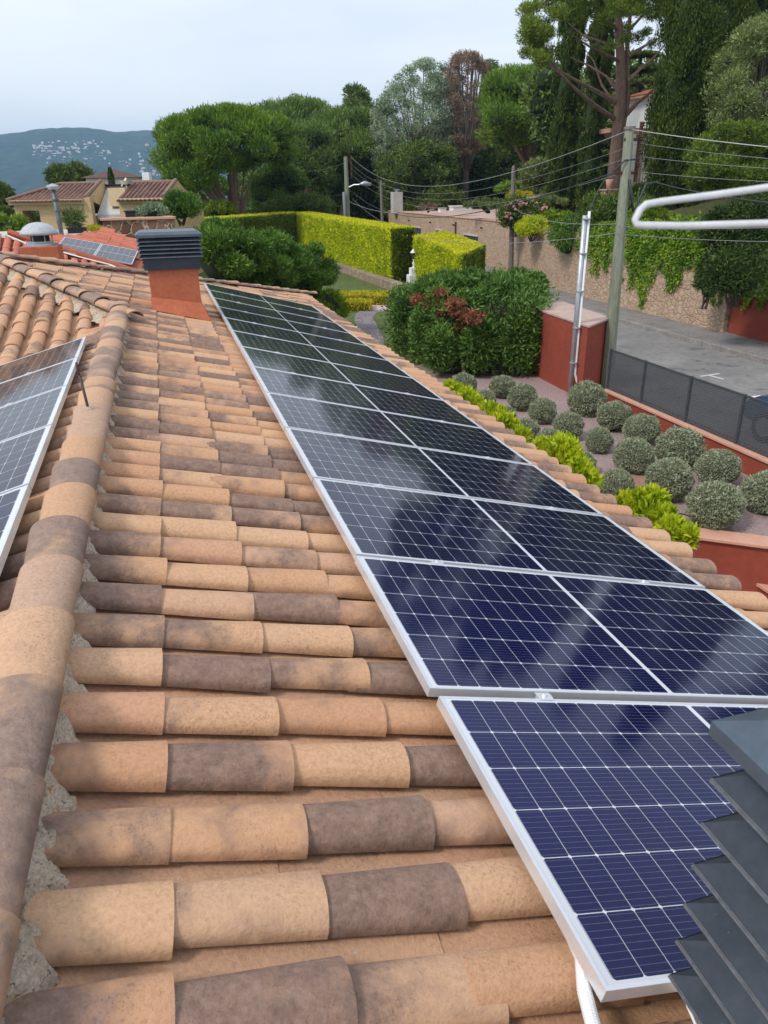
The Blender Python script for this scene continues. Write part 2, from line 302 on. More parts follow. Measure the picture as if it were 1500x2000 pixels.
def panelmat():
    m, t, p, o = newmat('solar_cells'); uv = nd(t, 'ShaderNodeUVMap', uv_map='UV')   # uv in metres, origin at cell area corner
    s_ = nd(t, 'ShaderNodeSeparateXYZ'); t.links.new(uv.outputs[0], s_.inputs[0]); u, v = s_.outputs[0], s_.outputs[1]
    W2 = 2.094/2; cu, cv = .0835, .1667
    ua = math_(t, 'ABSOLUTE', math_(t, 'SUBTRACT', u, W2)); va = v
    uc = math_(t, 'SUBTRACT', ua, .0105)            # distance into a half string from the centre band
    def edge(x, pitch):                              # distance to nearest grid line
        f = math_(t, 'FRACT', math_(t, 'DIVIDE', x, pitch)); return math_(t, 'MULTIPLY', math_(t, 'MINIMUM', f, math_(t, 'SUBTRACT', 1.0, f)), pitch)
    eu = edge(uc, cu); vo = math_(t, 'SUBTRACT', v, .019); ev = edge(vo, cv)
    def lt(a, b): return math_(t, 'LESS_THAN', a, b)
    line = math_(t, 'MAXIMUM', lt(eu, .0008), lt(ev, .0012))
    dia = lt(math_(t, 'ADD', eu, ev), .0072)
    outside = math_(t, 'MAXIMUM', lt(ua, .0105), math_(t, 'MAXIMUM', lt(1.0145, ua), math_(t, 'MAXIMUM', lt(v, .019), lt(1.0192, v))))
    wht = math_(t, 'MAXIMUM', line, math_(t, 'MAXIMUM', dia, outside))
    bf = edge(math_(t, 'ADD', vo, .00926), cv/9); bus = math_(t, 'MULTIPLY', lt(bf, .00042), .26)
    fin = math_(t, 'MULTIPLY', lt(edge(math_(t, 'ADD', vo, 0.0), cv/9/1.0), .0), .1)
    base = ramp(t, noise(t, 1.6, 2), [(.3, (.0030, .0055, .054)), (.7, (.0042, .0078, .078))])
    lw = nd(t, 'ShaderNodeLayerWeight'); lw.inputs['Blend'].default_value = .5
    base = mixc(t, ramp(t, lw.outputs['Facing'], [(.42, (0, 0, 0)), (.84, (1, 1, 1))]), base, (.0028, .0042, .013))
    col = mixc(t, bus, base, (.55, .56, .60)); col = mixc(t, wht, col, (.62, .64, .68))
    t.links.new(col, p.inputs['Base Color'])
    dust = noise(t, 3.0, 5, .65); t.links.new(math_(t, 'MULTIPLY_ADD', dust, .10, .035), p.inputs['Roughness'])
    p.inputs['IOR'].default_value = 1.45; p.inputs['Specular IOR Level'].default_value = .36
    return m
M['cells'] = panelmat()
def roadpaint(): return nmat('road_paint', (.50, .50, .48), (.66, .66, .64), 12, .8, fine=.3)
M['paint'] = roadpaint()
# foliage
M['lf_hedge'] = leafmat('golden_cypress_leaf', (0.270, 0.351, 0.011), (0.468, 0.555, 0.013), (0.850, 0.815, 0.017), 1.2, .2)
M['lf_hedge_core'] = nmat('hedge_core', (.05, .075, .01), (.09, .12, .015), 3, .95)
M['lf_hedge_dark'] = leafmat('cut_shaded_hedge_leaf', (0.074, 0.127, 0.013), (0.143, 0.203, 0.015), (0.284, 0.330, 0.019), 1.2, .15)  # older cut growth, with the shade of the end faces put into the colour
M['lf_hedge_top'] = leafmat('golden_hedge_top', (0.444, 0.466, 0.012), (0.614, 0.592, 0.015), (0.741, 0.698, 0.030), 1.2, .2)  # yellow new growth, with skylight on the tops put into the colour
M['lf_juniper'] = leafmat('dark_conifer_leaf', (0.045, 0.093, 0.019), (0.083, 0.175, 0.028), (0.178, 0.294, 0.043), 1.1, .15)
M['lf_juniper_dry'] = leafmat('dry_conifer_leaf', (.10, .045, .025), (.26, .095, .045), (.40, .16, .07), 3, .15)
M['lf_grey'] = leafmat('grey_shrub_leaf', (0.158, 0.183, 0.106), (0.298, 0.330, 0.206), (0.507, 0.532, 0.365), 6, .15)
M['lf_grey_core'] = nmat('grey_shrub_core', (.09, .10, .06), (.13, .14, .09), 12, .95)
M['lf_lime'] = leafmat('lime_shrub_leaf', (.20, .30, .010), (.40, .50, .015), (.66, .68, .03), 3, .3)
M['lf_green'] = leafmat('bright_green_leaf', (0.084, 0.158, 0.012), (0.168, 0.273, 0.016), (0.336, 0.420, 0.032), 2, .3)
M['lf_oleander'] = leafmat('oleander_leaf', (0.039, 0.095, 0.012), (0.087, 0.179, 0.019), (0.194, 0.310, 0.036), 1.0, .2)
M['lf_pine'] = leafmat('pine_needles', (0.047, 0.105, 0.011), (0.106, 0.201, 0.014), (0.240, 0.361, 0.026), .35, .2)
M['lf_pine2'] = leafmat('pine_needles_olive', (0.058, 0.102, 0.013), (0.127, 0.188, 0.019), (0.255, 0.313, 0.035), .3, .2)
M['lf_pine3'] = leafmat('far_pine_needles', (0.052, 0.098, 0.018), (0.115, 0.190, 0.031), (0.230, 0.322, 0.055), .25, .2)
M['lf_wood'] = leafmat('woodland_leaf', (0.049, 0.085, 0.016), (0.097, 0.151, 0.025), (0.196, 0.269, 0.042), .3, .15)
M['lf_silver'] = leafmat('silver_leaf', (0.119, 0.174, 0.086), (0.252, 0.327, 0.189), (0.452, 0.529, 0.344), .5, .25)
M['lf_brown'] = leafmat('dead_leaf', (0.125, 0.088, 0.056), (0.237, 0.156, 0.106), (0.375, 0.250, 0.175), .5, .2)
M['lf_cypress'] = leafmat('cypress_leaf', (0.023, 0.044, 0.006), (0.050, 0.082, 0.009), (0.107, 0.146, 0.014), .6, .12)
M['lf_olive'] = leafmat('olive_leaf', (0.095, 0.127, 0.040), (0.164, 0.209, 0.063), (0.292, 0.341, 0.115), .5, .22)
M['lf_ivy'] = leafmat('ivy_leaf', (0.063, 0.132, 0.012), (0.149, 0.276, 0.018), (0.299, 0.437, 0.035), .8, .25, spot=((.5, .45, .04), .03))
M['lf_ivy_dk'] = leafmat('dark_ivy_leaf', (0.024, 0.049, 0.009), (0.047, 0.086, 0.013), (0.101, 0.151, 0.022), .8, .2)
M['lf_yellow'] = leafmat('yellow_shrub_leaf', (.28, .28, .012), (.50, .44, .015), (.70, .58, .03), 1.5, .25)
M['flower'] = nmat('pink_flower', (.66, .30, .32), (.78, .45, .46), 5, .8, fine=0)
M['yucca'] = leafmat('yucca_leaf', (.06, .10, .02), (.12, .17, .04), (.24, .28, .09), 2, .2)
M['town_w'] = nmat('town_walls', (.66, .63, .60), (.78, .76, .73), .02, .9, fine=0)
M['town_r'] = nmat('town_roofs', (.35, .19, .14), (.42, .25, .19), .05, .9, fine=0)
# ------------------------------------------------------------------ foliage builder
def leaf_quads(P, D, L, Wd, rng):
    n = len(P); D = D/(np.linalg.norm(D, axis=1, keepdims=True)+1e-9)
    Rn = rng.normal(size=(n, 3)); S = np.cross(D, Rn); S /= (np.linalg.norm(S, axis=1, keepdims=True)+1e-9)
    V = np.empty((n, 4, 3)); L = L[:, None]; Wd = Wd[:, None]
    V[:, 0] = P-D*L*.5; V[:, 1] = P+S*Wd*.5-D*L*.08; V[:, 2] = P+D*L*.5; V[:, 3] = P-S*Wd*.5-D*L*.08
    return V.reshape(-1, 3), np.arange(4*n).reshape(n, 4)
def foliage(name, clumps, n, size, mat, parent=None, elong=2.6, mode='out', shell=.5, seed=1, origin=None, up=.4, jit=.7, cut=None):
    rng = np.random.default_rng(seed); C = np.array(clumps, float)
    wts = (C[:, 3]*C[:, 4]+C[:, 3]*C[:, 5]+C[:, 4]*C[:, 5]); idx = rng.choice(len(C), size=n, p=wts/wts.sum())
    g = rng.normal(size=(n, 3)); g /= np.linalg.norm(g, axis=1, keepdims=True)
    r = 1-shell*rng.random(n)**1.6; r *= 1+.10*rng.normal(size=n)
    P = C[idx, :3]+g*C[idx, 3:]*r[:, None]
    J = rng.normal(size=(n, 3))*jit
    if mode == 'out': D = g+J*.8+np.array([0, 0, up])
    elif mode == 'up': D = g*.35+J*.45+np.array([0, 0, 1.2])
    elif mode == 'flat': D = J+g; D[:, 2] *= .25
    elif mode == 'droop': D = g*1.0+J*.5-np.array([0, 0, .55])
    else: D = J
    L = size*(.6+.8*rng.random(n)); 
    if cut is not None:
        k = cut(P); P, D, L = P[k], D[k], L[k]
    V, F = leaf_quads(P, D, L, L/elong, rng)
    if parent is not None: V = V-WL[parent.name]
    elif origin is not None: V = V-np.array(origin)
    return link(name, mesh_np(name, V, F), mat, parent, origin)
def ell_clumps(c, Rr, k, rr, seed, low=-.25, inner=.0, jitter=.25):
    rng = np.random.default_rng(seed); out_ = []
    while len(out_) < k:
        g = rng.normal(size=3); g /= np.linalg.norm(g)
        if g[2] < low: continue
        f = (1-inner*rng.random())*.86; s_ = rr*(1+jitter*rng.normal()); s_ = max(s_, rr*.45)
        out_.append((c[0]+g[0]*Rr[0]*f, c[1]+g[1]*Rr[1]*f, c[2]+g[2]*Rr[2]*f, s_, s_, s_*.8))
    return out_
def face_leaves(P0_, U, V_, n, size, rng, nrm, out=.04, elong=2.4, up=.6):
    a = rng.random(n)[:, None]; b = rng.random(n)[:, None]; nrm = np.array(nrm, float)
    P = np.array(P0_)+a*np.array(U)+b*np.array(V_)+nrm*(rng.normal(size=(n, 1))*out)
    D = nrm*.9+rng.normal(size=(n, 3))*.6+np.array([0, 0, up]); L = size*(.6+.8*rng.random(n))
    return P, D, L
# ------------------------------------------------------------------ roof tiles
def rnd_attr(me, cols, nper):
    a = me.color_attributes.new('rnd', 'FLOAT_COLOR', 'POINT'); A = np.ones((len(cols), nper, 4), np.float32); A[:, :, :3] = cols[:, None, :]
    a.data.foreach_set('color', A.ravel())
def arc_tile(w0, w1, h0, h1, Ln, th, seg, concave=False):
    """tile shell along +x from 0 (upper end) to Ln (lower end); returns V,F,UV per vertex"""
    V = []; UV = []; st = (0, .5, 1.0)
    for side in (0, 1):
        for f in st:
            w_ = w0+(w1-w0)*f; h_ = h0+(h1-h0)*f; w_ -= side*th*1.6; h_ -= side*th
            for k in range(seg+1):
                t = -1+2*k/seg
                an = t*R(86); y = w_/2*math.sin(an)/math.sin(R(86)); z = h_*(math.cos(an)**.85)
                if concave: z = -z+h_+ (0 if side == 0 else -th)
                V.append((f*Ln, y, z if not concave else z)); UV.append((f, (t+1)/2))
    n = seg+1; F = []; q = 3*n
    for j in range(2):
        for k in range(seg):
            F.append((j*n+k, (j+1)*n+k, (j+1)*n+k+1, j*n+k+1)); F.append((q+j*n+k, q+j*n+k+1, q+(j+1)*n+k+1, q+(j+1)*n+k))
    for k in range(seg):
        F.append((2*n+k, q+2*n+k, q+2*n+k+1, 2*n+k+1)); F.append((k, k+1, q+k+1, q+k))
    for j in range(2):
        F.append((j*n, q+j*n, q+(j+1)*n, (j+1)*n)); F.append((j*n+seg, (j+1)*n+seg, q+(j+1)*n+seg, q+j*n+seg))
    return np.array(V), np.array(F), np.array(UV)
def place_tiles(name, tv, tf, tuv, spots, O, U, Vv, Nn, mat, parent, seed, flip=False, bias=None):
    """spots: (n,3) u,v,w position of the upper end; small random misalignments"""
    rng = np.random.default_rng(seed); S = np.array(spots, float); n = len(S); k = len(tv)
    yaw = rng.normal(size=n)*.012; tilt = rng.normal(size=n)*.004; rollj = rng.normal(size=n)*.03
    P = np.broadcast_to(tv, (n, k, 3)).copy(); sc_ = 1+.03*rng.normal(size=(n, 1)); P[:, :, 1] *= sc_; P[:, :, 2] *= 1+.06*rng.normal(size=(n, 1))
    P[:, :, 2] += P[:, :, 1]*rollj[:, None]
    x = P[:, :, 0]*np.cos(yaw)[:, None]-P[:, :, 1]*np.sin(yaw)[:, None]; y = P[:, :, 0]*np.sin(yaw)[:, None]+P[:, :, 1]*np.cos(yaw)[:, None]
    z = P[:, :, 2]+P[:, :, 0]*tilt[:, None]
    x = x+S[:, 0:1]+rng.normal(size=(n, 1))*.005; y = y+S[:, 1:2]+rng.normal(size=(n, 1))*.004; z = z+S[:, 2:3]
    W = O+x[..., None]*U+y[..., None]*Vv+z[..., None]*Nn
    V = W.reshape(-1, 3)-WL[parent.name]; F = (tf[None]+np.arange(n)[:, None, None]*k).reshape(-1, 4)
    if flip: F = F[:, ::-1]
    me = mesh_np(name, V, F, True)
    cols = rng.random((n, 3)).astype(np.float32)
    if bias is not None: cols[:, 1] = cols[:, 1]*bias[1]+bias[0]
    rnd_attr(me, cols, k)
    uvl = me.uv_layers.new(name='UV'); li = np.empty(len(me.loops), np.int32); me.loops.foreach_get('vertex_index', li)
    uvl.data.foreach_set('uv', np.tile(tuv, (n, 1))[li].astype(np.float32).ravel())
    o = link(name, me, mat, parent); o.modifiers.new('edge', 'EDGE_SPLIT').split_angle = R(50)
    return o
SL = R(14.8); cS, sS = math.cos(SL), math.sin(SL)
PX, PZ = 0.70, CAMZ-1.57                                    # upper edge of the main solar array
def rp(s, y, off=0.0):                                       # main right-hand slope: s metres down the slope from the array edge
    return np.array([PX+s*cS+sS*off, y, PZ-s*sS+cS*off])
APX = rp(-1.32, 0, 0)                                        # ridge line
def lp(l, y, off=0.0):                                       # left-hand slope
    return np.array([APX[0]-l*cS-sS*off, y, APX[2]-l*sS+cS*off])
UR = np.array([cS, 0, -sS]); NR = np.array([sS, 0, cS]); UL = np.array([-cS, 0, -sS]); NL = np.array([-sS, 0, cS]); YY = np.array([0, 1., 0])
CVT = arc_tile(.150, .180, .062, .076, .43, .014, 12); PNT = arc_tile(.17, .205, .030, .036, .43, .012, 8, True)
HOME = thing('tiled_house', 'house with the sandy barrel-tiled roof in the foreground, carrying the long solar array', 'house', (0.5, 5, 0))
HK = .175                                                     # slope of the wing's front plane
def fz(y): return lp(0, 0, 0)[2]+HK*(y-9.35)-.03
hipx = lambda y: rp(-1.25-2.05*(y-9.35)/3.25, 0)[0]
def right_ok(s, y):
    if y < 9.5: return s > -1.2
    hs = -1.25-2.05*(y-9.4)/3.2; bs = 2.86-6.15*(18.5-y)/5.9
    if y > 12.6: return s > max(-9, -3.3+ (y-12.6)*6.15/5.9)+.12
    return s > hs+.05
rows = np.arange(-.9, 18.6, .2385); y0r = .9885
covers = []; pans = []
for i in range(-10, 76):
    y = y0r+i*.2365
    for j in range(-12, 11):
        e = -.87+.355*(j-0)                                  # lower end of the tile
        if e > 2.75: continue
        if right_ok(e-.2, y) or (y < 9.4 and -.95 < e < -.8):
            covers.append((e-.43, y, -.145))
        e2 = e-.075
        if right_ok(e2-.2, y+.118) and e2 < 2.7: pans.append((e2-.43, y+.118, -.166))
covers = [c for c in covers]
O0 = rp(0, 0, 0)
first = covers
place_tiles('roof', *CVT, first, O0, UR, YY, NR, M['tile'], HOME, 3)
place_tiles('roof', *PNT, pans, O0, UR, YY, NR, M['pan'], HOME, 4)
lc = []; lpn = []
def left_ok(l, y): return l > .06 and y < 9.25-1.42*l
for i in range(-10, 40):
    y = y0r+.1+i*.2365
    for j in range(0, 15):
        e = .42+.355*j
        if left_ok(e-.25, y): lc.append((e-.43, y, -.145))
        if left_ok(e-.3, y+.118): lpn.append((e-.5, y+.118, -.166))
place_tiles('roof', *CVT, lc, lp(0, 0, 0), UL, YY, NL, M['tile'], HOME, 5, flip=True)
place_tiles('roof', *PNT, lpn, lp(0, 0, 0), UL, YY, NL, M['pan'], HOME, 6, flip=True)
# wing front plane, tiles run down toward -y
ang = math.atan(HK); UF = np.array([0, -math.cos(ang), -math.sin(ang)]); NF = np.array([0, -math.sin(ang), math.cos(ang)]); XX = np.array([1., 0, 0])
OF = np.array([0, 9.35, fz(9.35)])
fc = []; fp = []
def front_ok(x, y):
    L = (APX[0]-x)/cS
    if y > 12.5: return False
    if x > hipx(y)-.05: return False
    return L > -3 and y > 9.28-1.42*max(L, -.2)
for i in range(-26, 4):
    x = -.72+.2365*i
    for j in range(-16, 20):
        e = .355*j; y = 9.35-e*math.cos(ang)
        if front_ok(x, y+.12): fc.append((e-.43, x, -.135))
        if front_ok(x+.118, y+.12): fp.append((e-.50, x+.118, -.160))
place_tiles('roof', *CVT, fc, OF, UF, XX, NF, M['tile'], HOME, 7, bias=(-.08, .9))
place_tiles('roof', *PNT, fp, OF, UF, XX, NF, M['pan'], HOME, 8)
# decking under the tiles + walls
dk = MB(); AP = rp(-3.3, 12.6, -.19); o_ = -.195
def far(s): return 18.5-(2.86-s)*5.9/6.15
dk.add([rp(-1.32, -1.6, o_), rp(2.62, -1.6, o_), rp(2.62, 18.3, o_), AP, rp(-1.3, 9.4, o_)], [(0, 1, 2, 3, 4)])
dk.add([lp(0, -1.6, o_), lp(5.3, -1.6, o_), lp(5.3, 1.6, o_), lp(0, 9.4, o_)], [(3, 2, 1, 0)])
vf = lambda x, y: (x, y, fz(y)-.2)
dk.add([vf(APX[0], 9.35), vf(-7, 5.5*0+1.0), vf(-7, 12.6), AP], [(3, 2, 1, 0)])
dk.add([AP, (-7, 12.6, AP[2]), (-7, 18.3, rp(2.62, 0, o_)[2]), rp(2.62, 18.3, o_)], [(0, 3, 2, 1)])
dk.build('roof_deck', M['deck'], HOME)
wl = MB(); ez = rp(2.62, 0, -.23)[2]
wl.box(-5.4, 2.95, -1.3, 17.9, -2.0, ez); wl.build('wall', M['terracotta'], HOME)
ev = MB(); ev.box(2.95, 3.22, -1.6, 18.2, ez-.10, ez-.02); ev.build('eave', M['coping'], HOME)
# ridge and hip caps
CAP = arc_tile(.235, .275, .082, .098, .46, .015, 14)
def caps(name, A, B, step, seed, lift=.0, width=1.0, mat='ridge'):
    """caps laid from A to B; the wide end of each points to B and lies over the next"""
    A = np.array(A); B = np.array(B); D = B-A; Ln = np.linalg.norm(D); D /= Ln; S_ = np.cross([0, 0, 1.], D); S_ /= np.linalg.norm(S_); Nn = np.cross(D, S_)
    tv = CAP[0].copy(); tv[:, 1] *= width; tv[:, 2] *= width; tv[:, 2] += tv[:, 0]*.035
    n = int(Ln/step)+1
    return place_tiles(name, tv, CAP[1], CAP[2], [(i*step, 0, lift) for i in range(n)], A, D, S_, Nn, M[mat], HOME, seed)
caps('ridge_cap', APX+np.array([.052, -1.2, -.060]), APX+np.array([.010, 9.3, -.062]), .372, 11, width=.84)
H0 = rp(-1.3, 9.35, -.05); H1 = rp(-3.3, 12.6, -.05)
caps('hip_cap', H1, H0, .372, 12, width=.82)
B1 = rp(2.86, 18.5, -.09); caps('hip_cap', H1+np.array([0, 0, -.03]), B1, .372, 13, width=.72)
# mortar beds
def mortar(name, f_pt, ys, w0, w1, seed, row0=None, hcap=-.075, hlow=-.158):
    rng = np.random.default_rng(seed); ny = len(ys); ns = 16; V = []
    for y in ys:
        ph = 0
        if row0 is not None: ph = math.cos(2*math.pi*(y-row0)/.2365)
        w1y = w1-(.035*min(1, max(0, (y-1.6)/1.5)) if row0 is not None and w0 < -1 else 0); edge = w1y-.042*ph+.010*math.sin(y*23)+.008*math.sin(y*71+1)+.0035*rng.normal()
        for k in range(ns):
            f = k/(ns-1); s = w0+(edge-w0)*f; hl_ = hlow if row0 is None else hlow+(-.088-hlow)*max(0, min(1, .5+.9*ph)); h = hcap+(hl_-hcap)*(max(0, (f-.42)/.58)**1.3)+.006*rng.normal()+.006*math.sin(y*31+k)
            if row0 is not None: h += .030*max(0, ph)*f*(1-f)*0
            if k == ns-1: h = hlow-.03
            V.append(f_pt(s, y, h))
    F = np.array([(j*ns+k, j*ns+k+1, (j+1)*ns+k+1, (j+1)*ns+k) for j in range(ny-1) for k in range(ns-1)])
    V = np.array(V)-WL[HOME.name]; return link(name, mesh_np(name, V, F, True), M['mortar'], HOME)
mortar('mortar', lambda s, y, h: rp(s, y, h), np.arange(-1.2, 9.5, .016), -1.28, -1.115, 21, row0=y0r, hcap=-.055)
mortar('mortar', lambda s, y, h: lp(s, y, h), np.arange(-1.2, 9.3, .02), -.04, .17, 22, row0=y0r+.1, hcap=-.06)
def hipmortar(seed, A, B, side, wd):
    rng = np.random.default_rng(seed); D = B-A; n = 160; V = []; ns = 8
    for i in range(n):
        p = A+D*i/(n-1); e = wd+.03*math.sin(i*.55)+.02*rng.normal()
        for k in range(ns):
            f = k/(ns-1); V.append(p+side*e*f+np.array([0, 0, -.02-.085*f+.006*rng.normal()]))
    F = np.array([(j*ns+k, j*ns+k+1, (j+1)*ns+k+1, (j+1)*ns+k) for j in range(n-1) for k in range(ns-1)])
    link('mortar', mesh_np('mortar', np.array(V)-WL[HOME.name], F, True), M['mortar'], HOME)
hipmortar(23, H1, H0, np.array([-.6, -.6, -.02]), .30)
hipmortar(24, H1, B1, np.array([.3, -.9, .0]), .16)
# valley end fillers: short mortar discs on open tile ends
for k in range(14):
    vm = MB()
    L = .1+.34*k; y = 9.22-1.42*L; c = lp(L, y, -.115)
    vm.lathe(c+np.array([.02, .0, -.05]), [(.001, .075), (.05, .07), (.085, .04), (.11, -.02)], 12)
    vm.build('mortar', M['mortar'], HOME, smooth=True)
# ------------------------------------------------------------------ chimneys with louvre caps
def louvre(parent, x0, x1, y0, y1, z0, z1, n, fl, plate=.03, collar=.12, matb='anthra', first=0.0):
    st = MB(); st.box(x0+fl, x1-fl, y0+fl, y1-fl, z0, z0+collar); c = st.build('collar', M[matb], parent, bevel=.003)
    hh = (z1-z0-collar-first)/n
    core = MB(); core.box(x0+fl+.05, x1-fl-.05, y0+fl+.05, y1-fl-.05, z0+collar, z1-.01); core.build('inner_core', M['black'], parent)
    for i in range(n):
        zt = z0+collar+hh*(i+1)-.004; zb = z0+collar+hh*i-.014
        m = MB(); t_ = .0025; i_ = fl+.012
        o = [(x0, y0, zb), (x1, y0, zb), (x1, y1, zb), (x0, y1, zb)]; a = [(x0+i_, y0+i_, zt), (x1-i_, y0+i_, zt), (x1-i_, y1-i_, zt), (x0+i_, y1-i_, zt)]
        a2 = [(p[0], p[1], p[2]-.004) for p in a]; o2 = [(x0+.004, y0+.004, zb-.004), (x1-.004, y0+.004, zb-.004), (x1-.004, y1-.004, zb-.004), (x0+.004, y1-.004, zb-.004)]
        V = o+a+o2+a2; F = []
        for k in range(4):
            q = (k+1) % 4; F += [(k, q, 4+q, 4+k), (8+q, 8+k, 12+k, 12+q), (8+k, 8+q, q, k), (4+k, 4+q, 12+q, 12+k)]
        m.add(V, F)
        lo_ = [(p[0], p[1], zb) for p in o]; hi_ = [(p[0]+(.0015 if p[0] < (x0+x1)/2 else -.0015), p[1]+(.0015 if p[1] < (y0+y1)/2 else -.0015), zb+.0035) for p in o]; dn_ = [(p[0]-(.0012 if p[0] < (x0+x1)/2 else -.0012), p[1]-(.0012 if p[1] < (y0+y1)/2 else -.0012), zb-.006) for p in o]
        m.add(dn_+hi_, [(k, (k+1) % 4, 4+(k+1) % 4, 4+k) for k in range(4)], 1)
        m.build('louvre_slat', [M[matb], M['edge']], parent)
    pl = MB(); e = .012; pl.add([(x0-e, y0-e, z1-.035), (x1+e, y0-e, z1-.035), (x1+e, y1+e, z1-.035), (x0-e, y1+e, z1-.035), (x0+.05, y0+.05, z1), (x1-.05, y0+.05, z1), (x1-.05, y1-.05, z1), (x0+.05, y1-.05, z1),
        (x0-e, y0-e, z1-.065), (x1+e, y0-e, z1-.065), (x1+e, y1+e, z1-.065), (x0-e, y1+e, z1-.065)],
        [(0, 1, 5, 4), (1, 2, 6, 5), (2, 3, 7, 6), (3, 0, 4, 7), (4, 5, 6, 7), (8, 9, 1, 0), (9, 10, 2, 1), (10, 11, 3, 2), (11, 8, 0, 3), (11, 10, 9, 8)])
    pl.build('top_plate', M['plate'], parent)
zc = at(340, 525, 10.5)[2]; zt = at(340, 452, 10.4)[2]
ch = MB(); cx0, cx1, cy0, cy1 = at(293, 560, 10.45)[0], at(390, 560, 10.45)[0], 10.45, 11.15
ch.box(cx0, cx1, cy0, cy1, 2.4, zc+.02)
def rz(x, off=-.1): s = (x-PX)/cS; return PZ-s*sS+off
ch.add([(cx0-.01, cy0-.003, rz(cx0)+.17), (cx1+.003, cy0-.003, rz(cx1)+.22), (cx1+.10, cy0-.17, rz(cx1+.1, -.075)), (cx0-.01, cy0-.17, rz(cx0, -.075)), (cx1+.003, cy1, rz(cx1)+.2), (cx1+.10, cy1, rz(cx1+.1, -.075))],
       [(0, 3, 2, 1), (1, 2, 5, 4)])
chim = ch.build('chimney', M['orange'], HOME, bevel=.008); chim['label'] = 'orange rendered chimney with its dark louvred metal cap'
louvre(chim, cx0-.09, cx1+.09, cy0-.09, cy1+.09, zc, zt, 6, .05, collar=.17)
# the near chimney whose louvred cap fills the lower right corner
nx, ny = .811, .805
ch2 = MB(); ch2.box(nx+.14, nx+.72, ny-.78, ny-.14, 2.5, 3.05); chn = ch2.build('chimney', M['orange'], HOME, bevel=.006)
chn['label'] = 'near chimney with slate grey louvred cap at the lower right'
louvre(chn, nx+.008, nx+.85, ny-.90, ny, 2.992, 3.785, 6, .125, collar=.12, matb='anthra', first=.037)
# iron ring pin on the ridge
pin = MB(); b0 = APX+np.array([0.02, 4.72, .035]); b1 = b0+np.array([-.012, .0, .20])
ring = [b1+np.array([0, .0, .0])]+[b1+np.array([-.004*math.sin(a)*0-.006, .014*math.sin(a), .035-.035*math.cos(a)]) for a in np.linspace(.2, 5.9, 12)]
pin.tube([b0-np.array([0, 0, .08]), b0, b1], .0085, 8); pin.tube(ring, .007, 8)
tag(pin.build('ring_pin', M['iron'], smooth=True, origin=tuple(b0)), 'rusty iron ring pin standing upright on the ridge tiles', 'ring pin')
fl = MB(); fl.lathe(b0+np.array([.0, 0, -.02]), [(.05, -.02), (.035, .012), (.012, .02)], 10); fl.build('mortar', M['mortar'], HOME, smooth=True)
# ------------------------------------------------------------------ solar panels
PL, PS, PT = 2.094, 1.038, .035
def panel_meshes():
    fr = MB(); lip = .011
    def rect(x0, x1, y0, y1, z0, z1): fr.box(x0, x1, y0, y1, z0, z1)
    rect(0, PL, 0, lip, -PT, 0); rect(0, PL, PS-lip, PS, -PT, 0); rect(0, lip, lip, PS-lip, -PT, 0); rect(PL-lip, PL, lip, PS-lip, -PT, 0)
    rect(lip, PL-lip, lip, lip+.02, -PT, -PT+.002); rect(lip, PL-lip, PS-lip-.02, PS-lip, -PT, -PT+.002)
    fme = mesh_np('frame', np.array(fr.v), fr.f); fme.materials.append(M['alu'])
    gme = mesh_np('glass', np.array([(lip, lip, -.0015), (PL-lip, lip, -.0015), (PL-lip, PS-lip, -.0015), (lip, PS-lip, -.0015)]), [(0, 1, 2, 3)]); gme.materials.append(M['cells'])
    uvl = gme.uv_layers.new(name='UV')
    for i, c in enumerate([(lip, lip), (PL-lip, lip), (PL-lip, PS-lip), (lip, PS-lip)]): uvl.data[i].uv = c
    bme = mesh_np('backsheet', np.array([(lip, lip, -.008), (PL-lip, lip, -.008), (PL-lip, PS-lip, -.008), (lip, PS-lip, -.008)]), [(3, 2, 1, 0)]); bme.materials.append(M['white'])
    cl = MB(); cl.box(-.03, .03, PS-.010, PS+.032, .0005, .0035); cl.box(-.03, .03, PS+.003, PS+.019, -.012, .0005); cl.box(-.030, .030, PS+.002, PS+.020, .0035, .005)
    cl.lathe((0, PS+.011, .005), [(.008, 0), (.008, .006), (.003, .006), (.003, .003)], 6)
    cme = mesh_np('clamp', np.array(cl.v), cl.f); cme.materials.append(M['alu'])
    return fme, gme, bme, cme
FM, GM, BM_, CM = panel_meshes()
def frame_matrix(o, u, v, n):
    return Matrix(((u[0], v[0], n[0], o[0]), (u[1], v[1], n[1], o[1]), (u[2], v[2], n[2], o[2]), (0, 0, 0, 1)))
proto_p = None
def panel(mat, label, group, clamps=(.42, 1.66), nogroup=False, scale=None):
    t = bpy.data.objects.new('solar_panel', None); COL.objects.link(t); t.matrix_world = mat; tag(t, label, 'solar panel', group)
    for nm, me in (('frame', FM), ('glass', GM), ('backsheet', BM_)):
        o = bpy.data.objects.new(nm, me); COL.objects.link(o); o.parent = t
    for c in clamps:
        o = bpy.data.objects.new('clamp', CM); COL.objects.link(o); o.parent = t; o.location = (c, 0, 0)
    return t
ordw = ['nearest', 'second', 'third', 'fourth', 'fifth', 'sixth', 'seventh', 'eighth', 'ninth', 'tenth', 'eleventh', 'twelfth', 'farthest']
rgp = random.Random(4)
for i in range(13):
    dx = (.012 if i == 0 else (0 if i > 1 else -.004)); yy = .868+1.06*i+(.003 if i else -.018)
    jit = rgp.uniform(-.0025, .0025)
    lab = {0: 'deep blue solar panel nearest the camera, at the near end of the long right-hand array',
           12: 'farthest solar panel of the long array, beside the orange chimney'}.get(i, ordw[i]+' solar panel of the long right-hand array, counted from its near end')
    panel(frame_matrix(rp(dx+jit*2, yy, 0), UR, YY, NR), lab, 'solar panels of the long array on the right slope', clamps=(() if i == 12 else (.42, 1.66)))
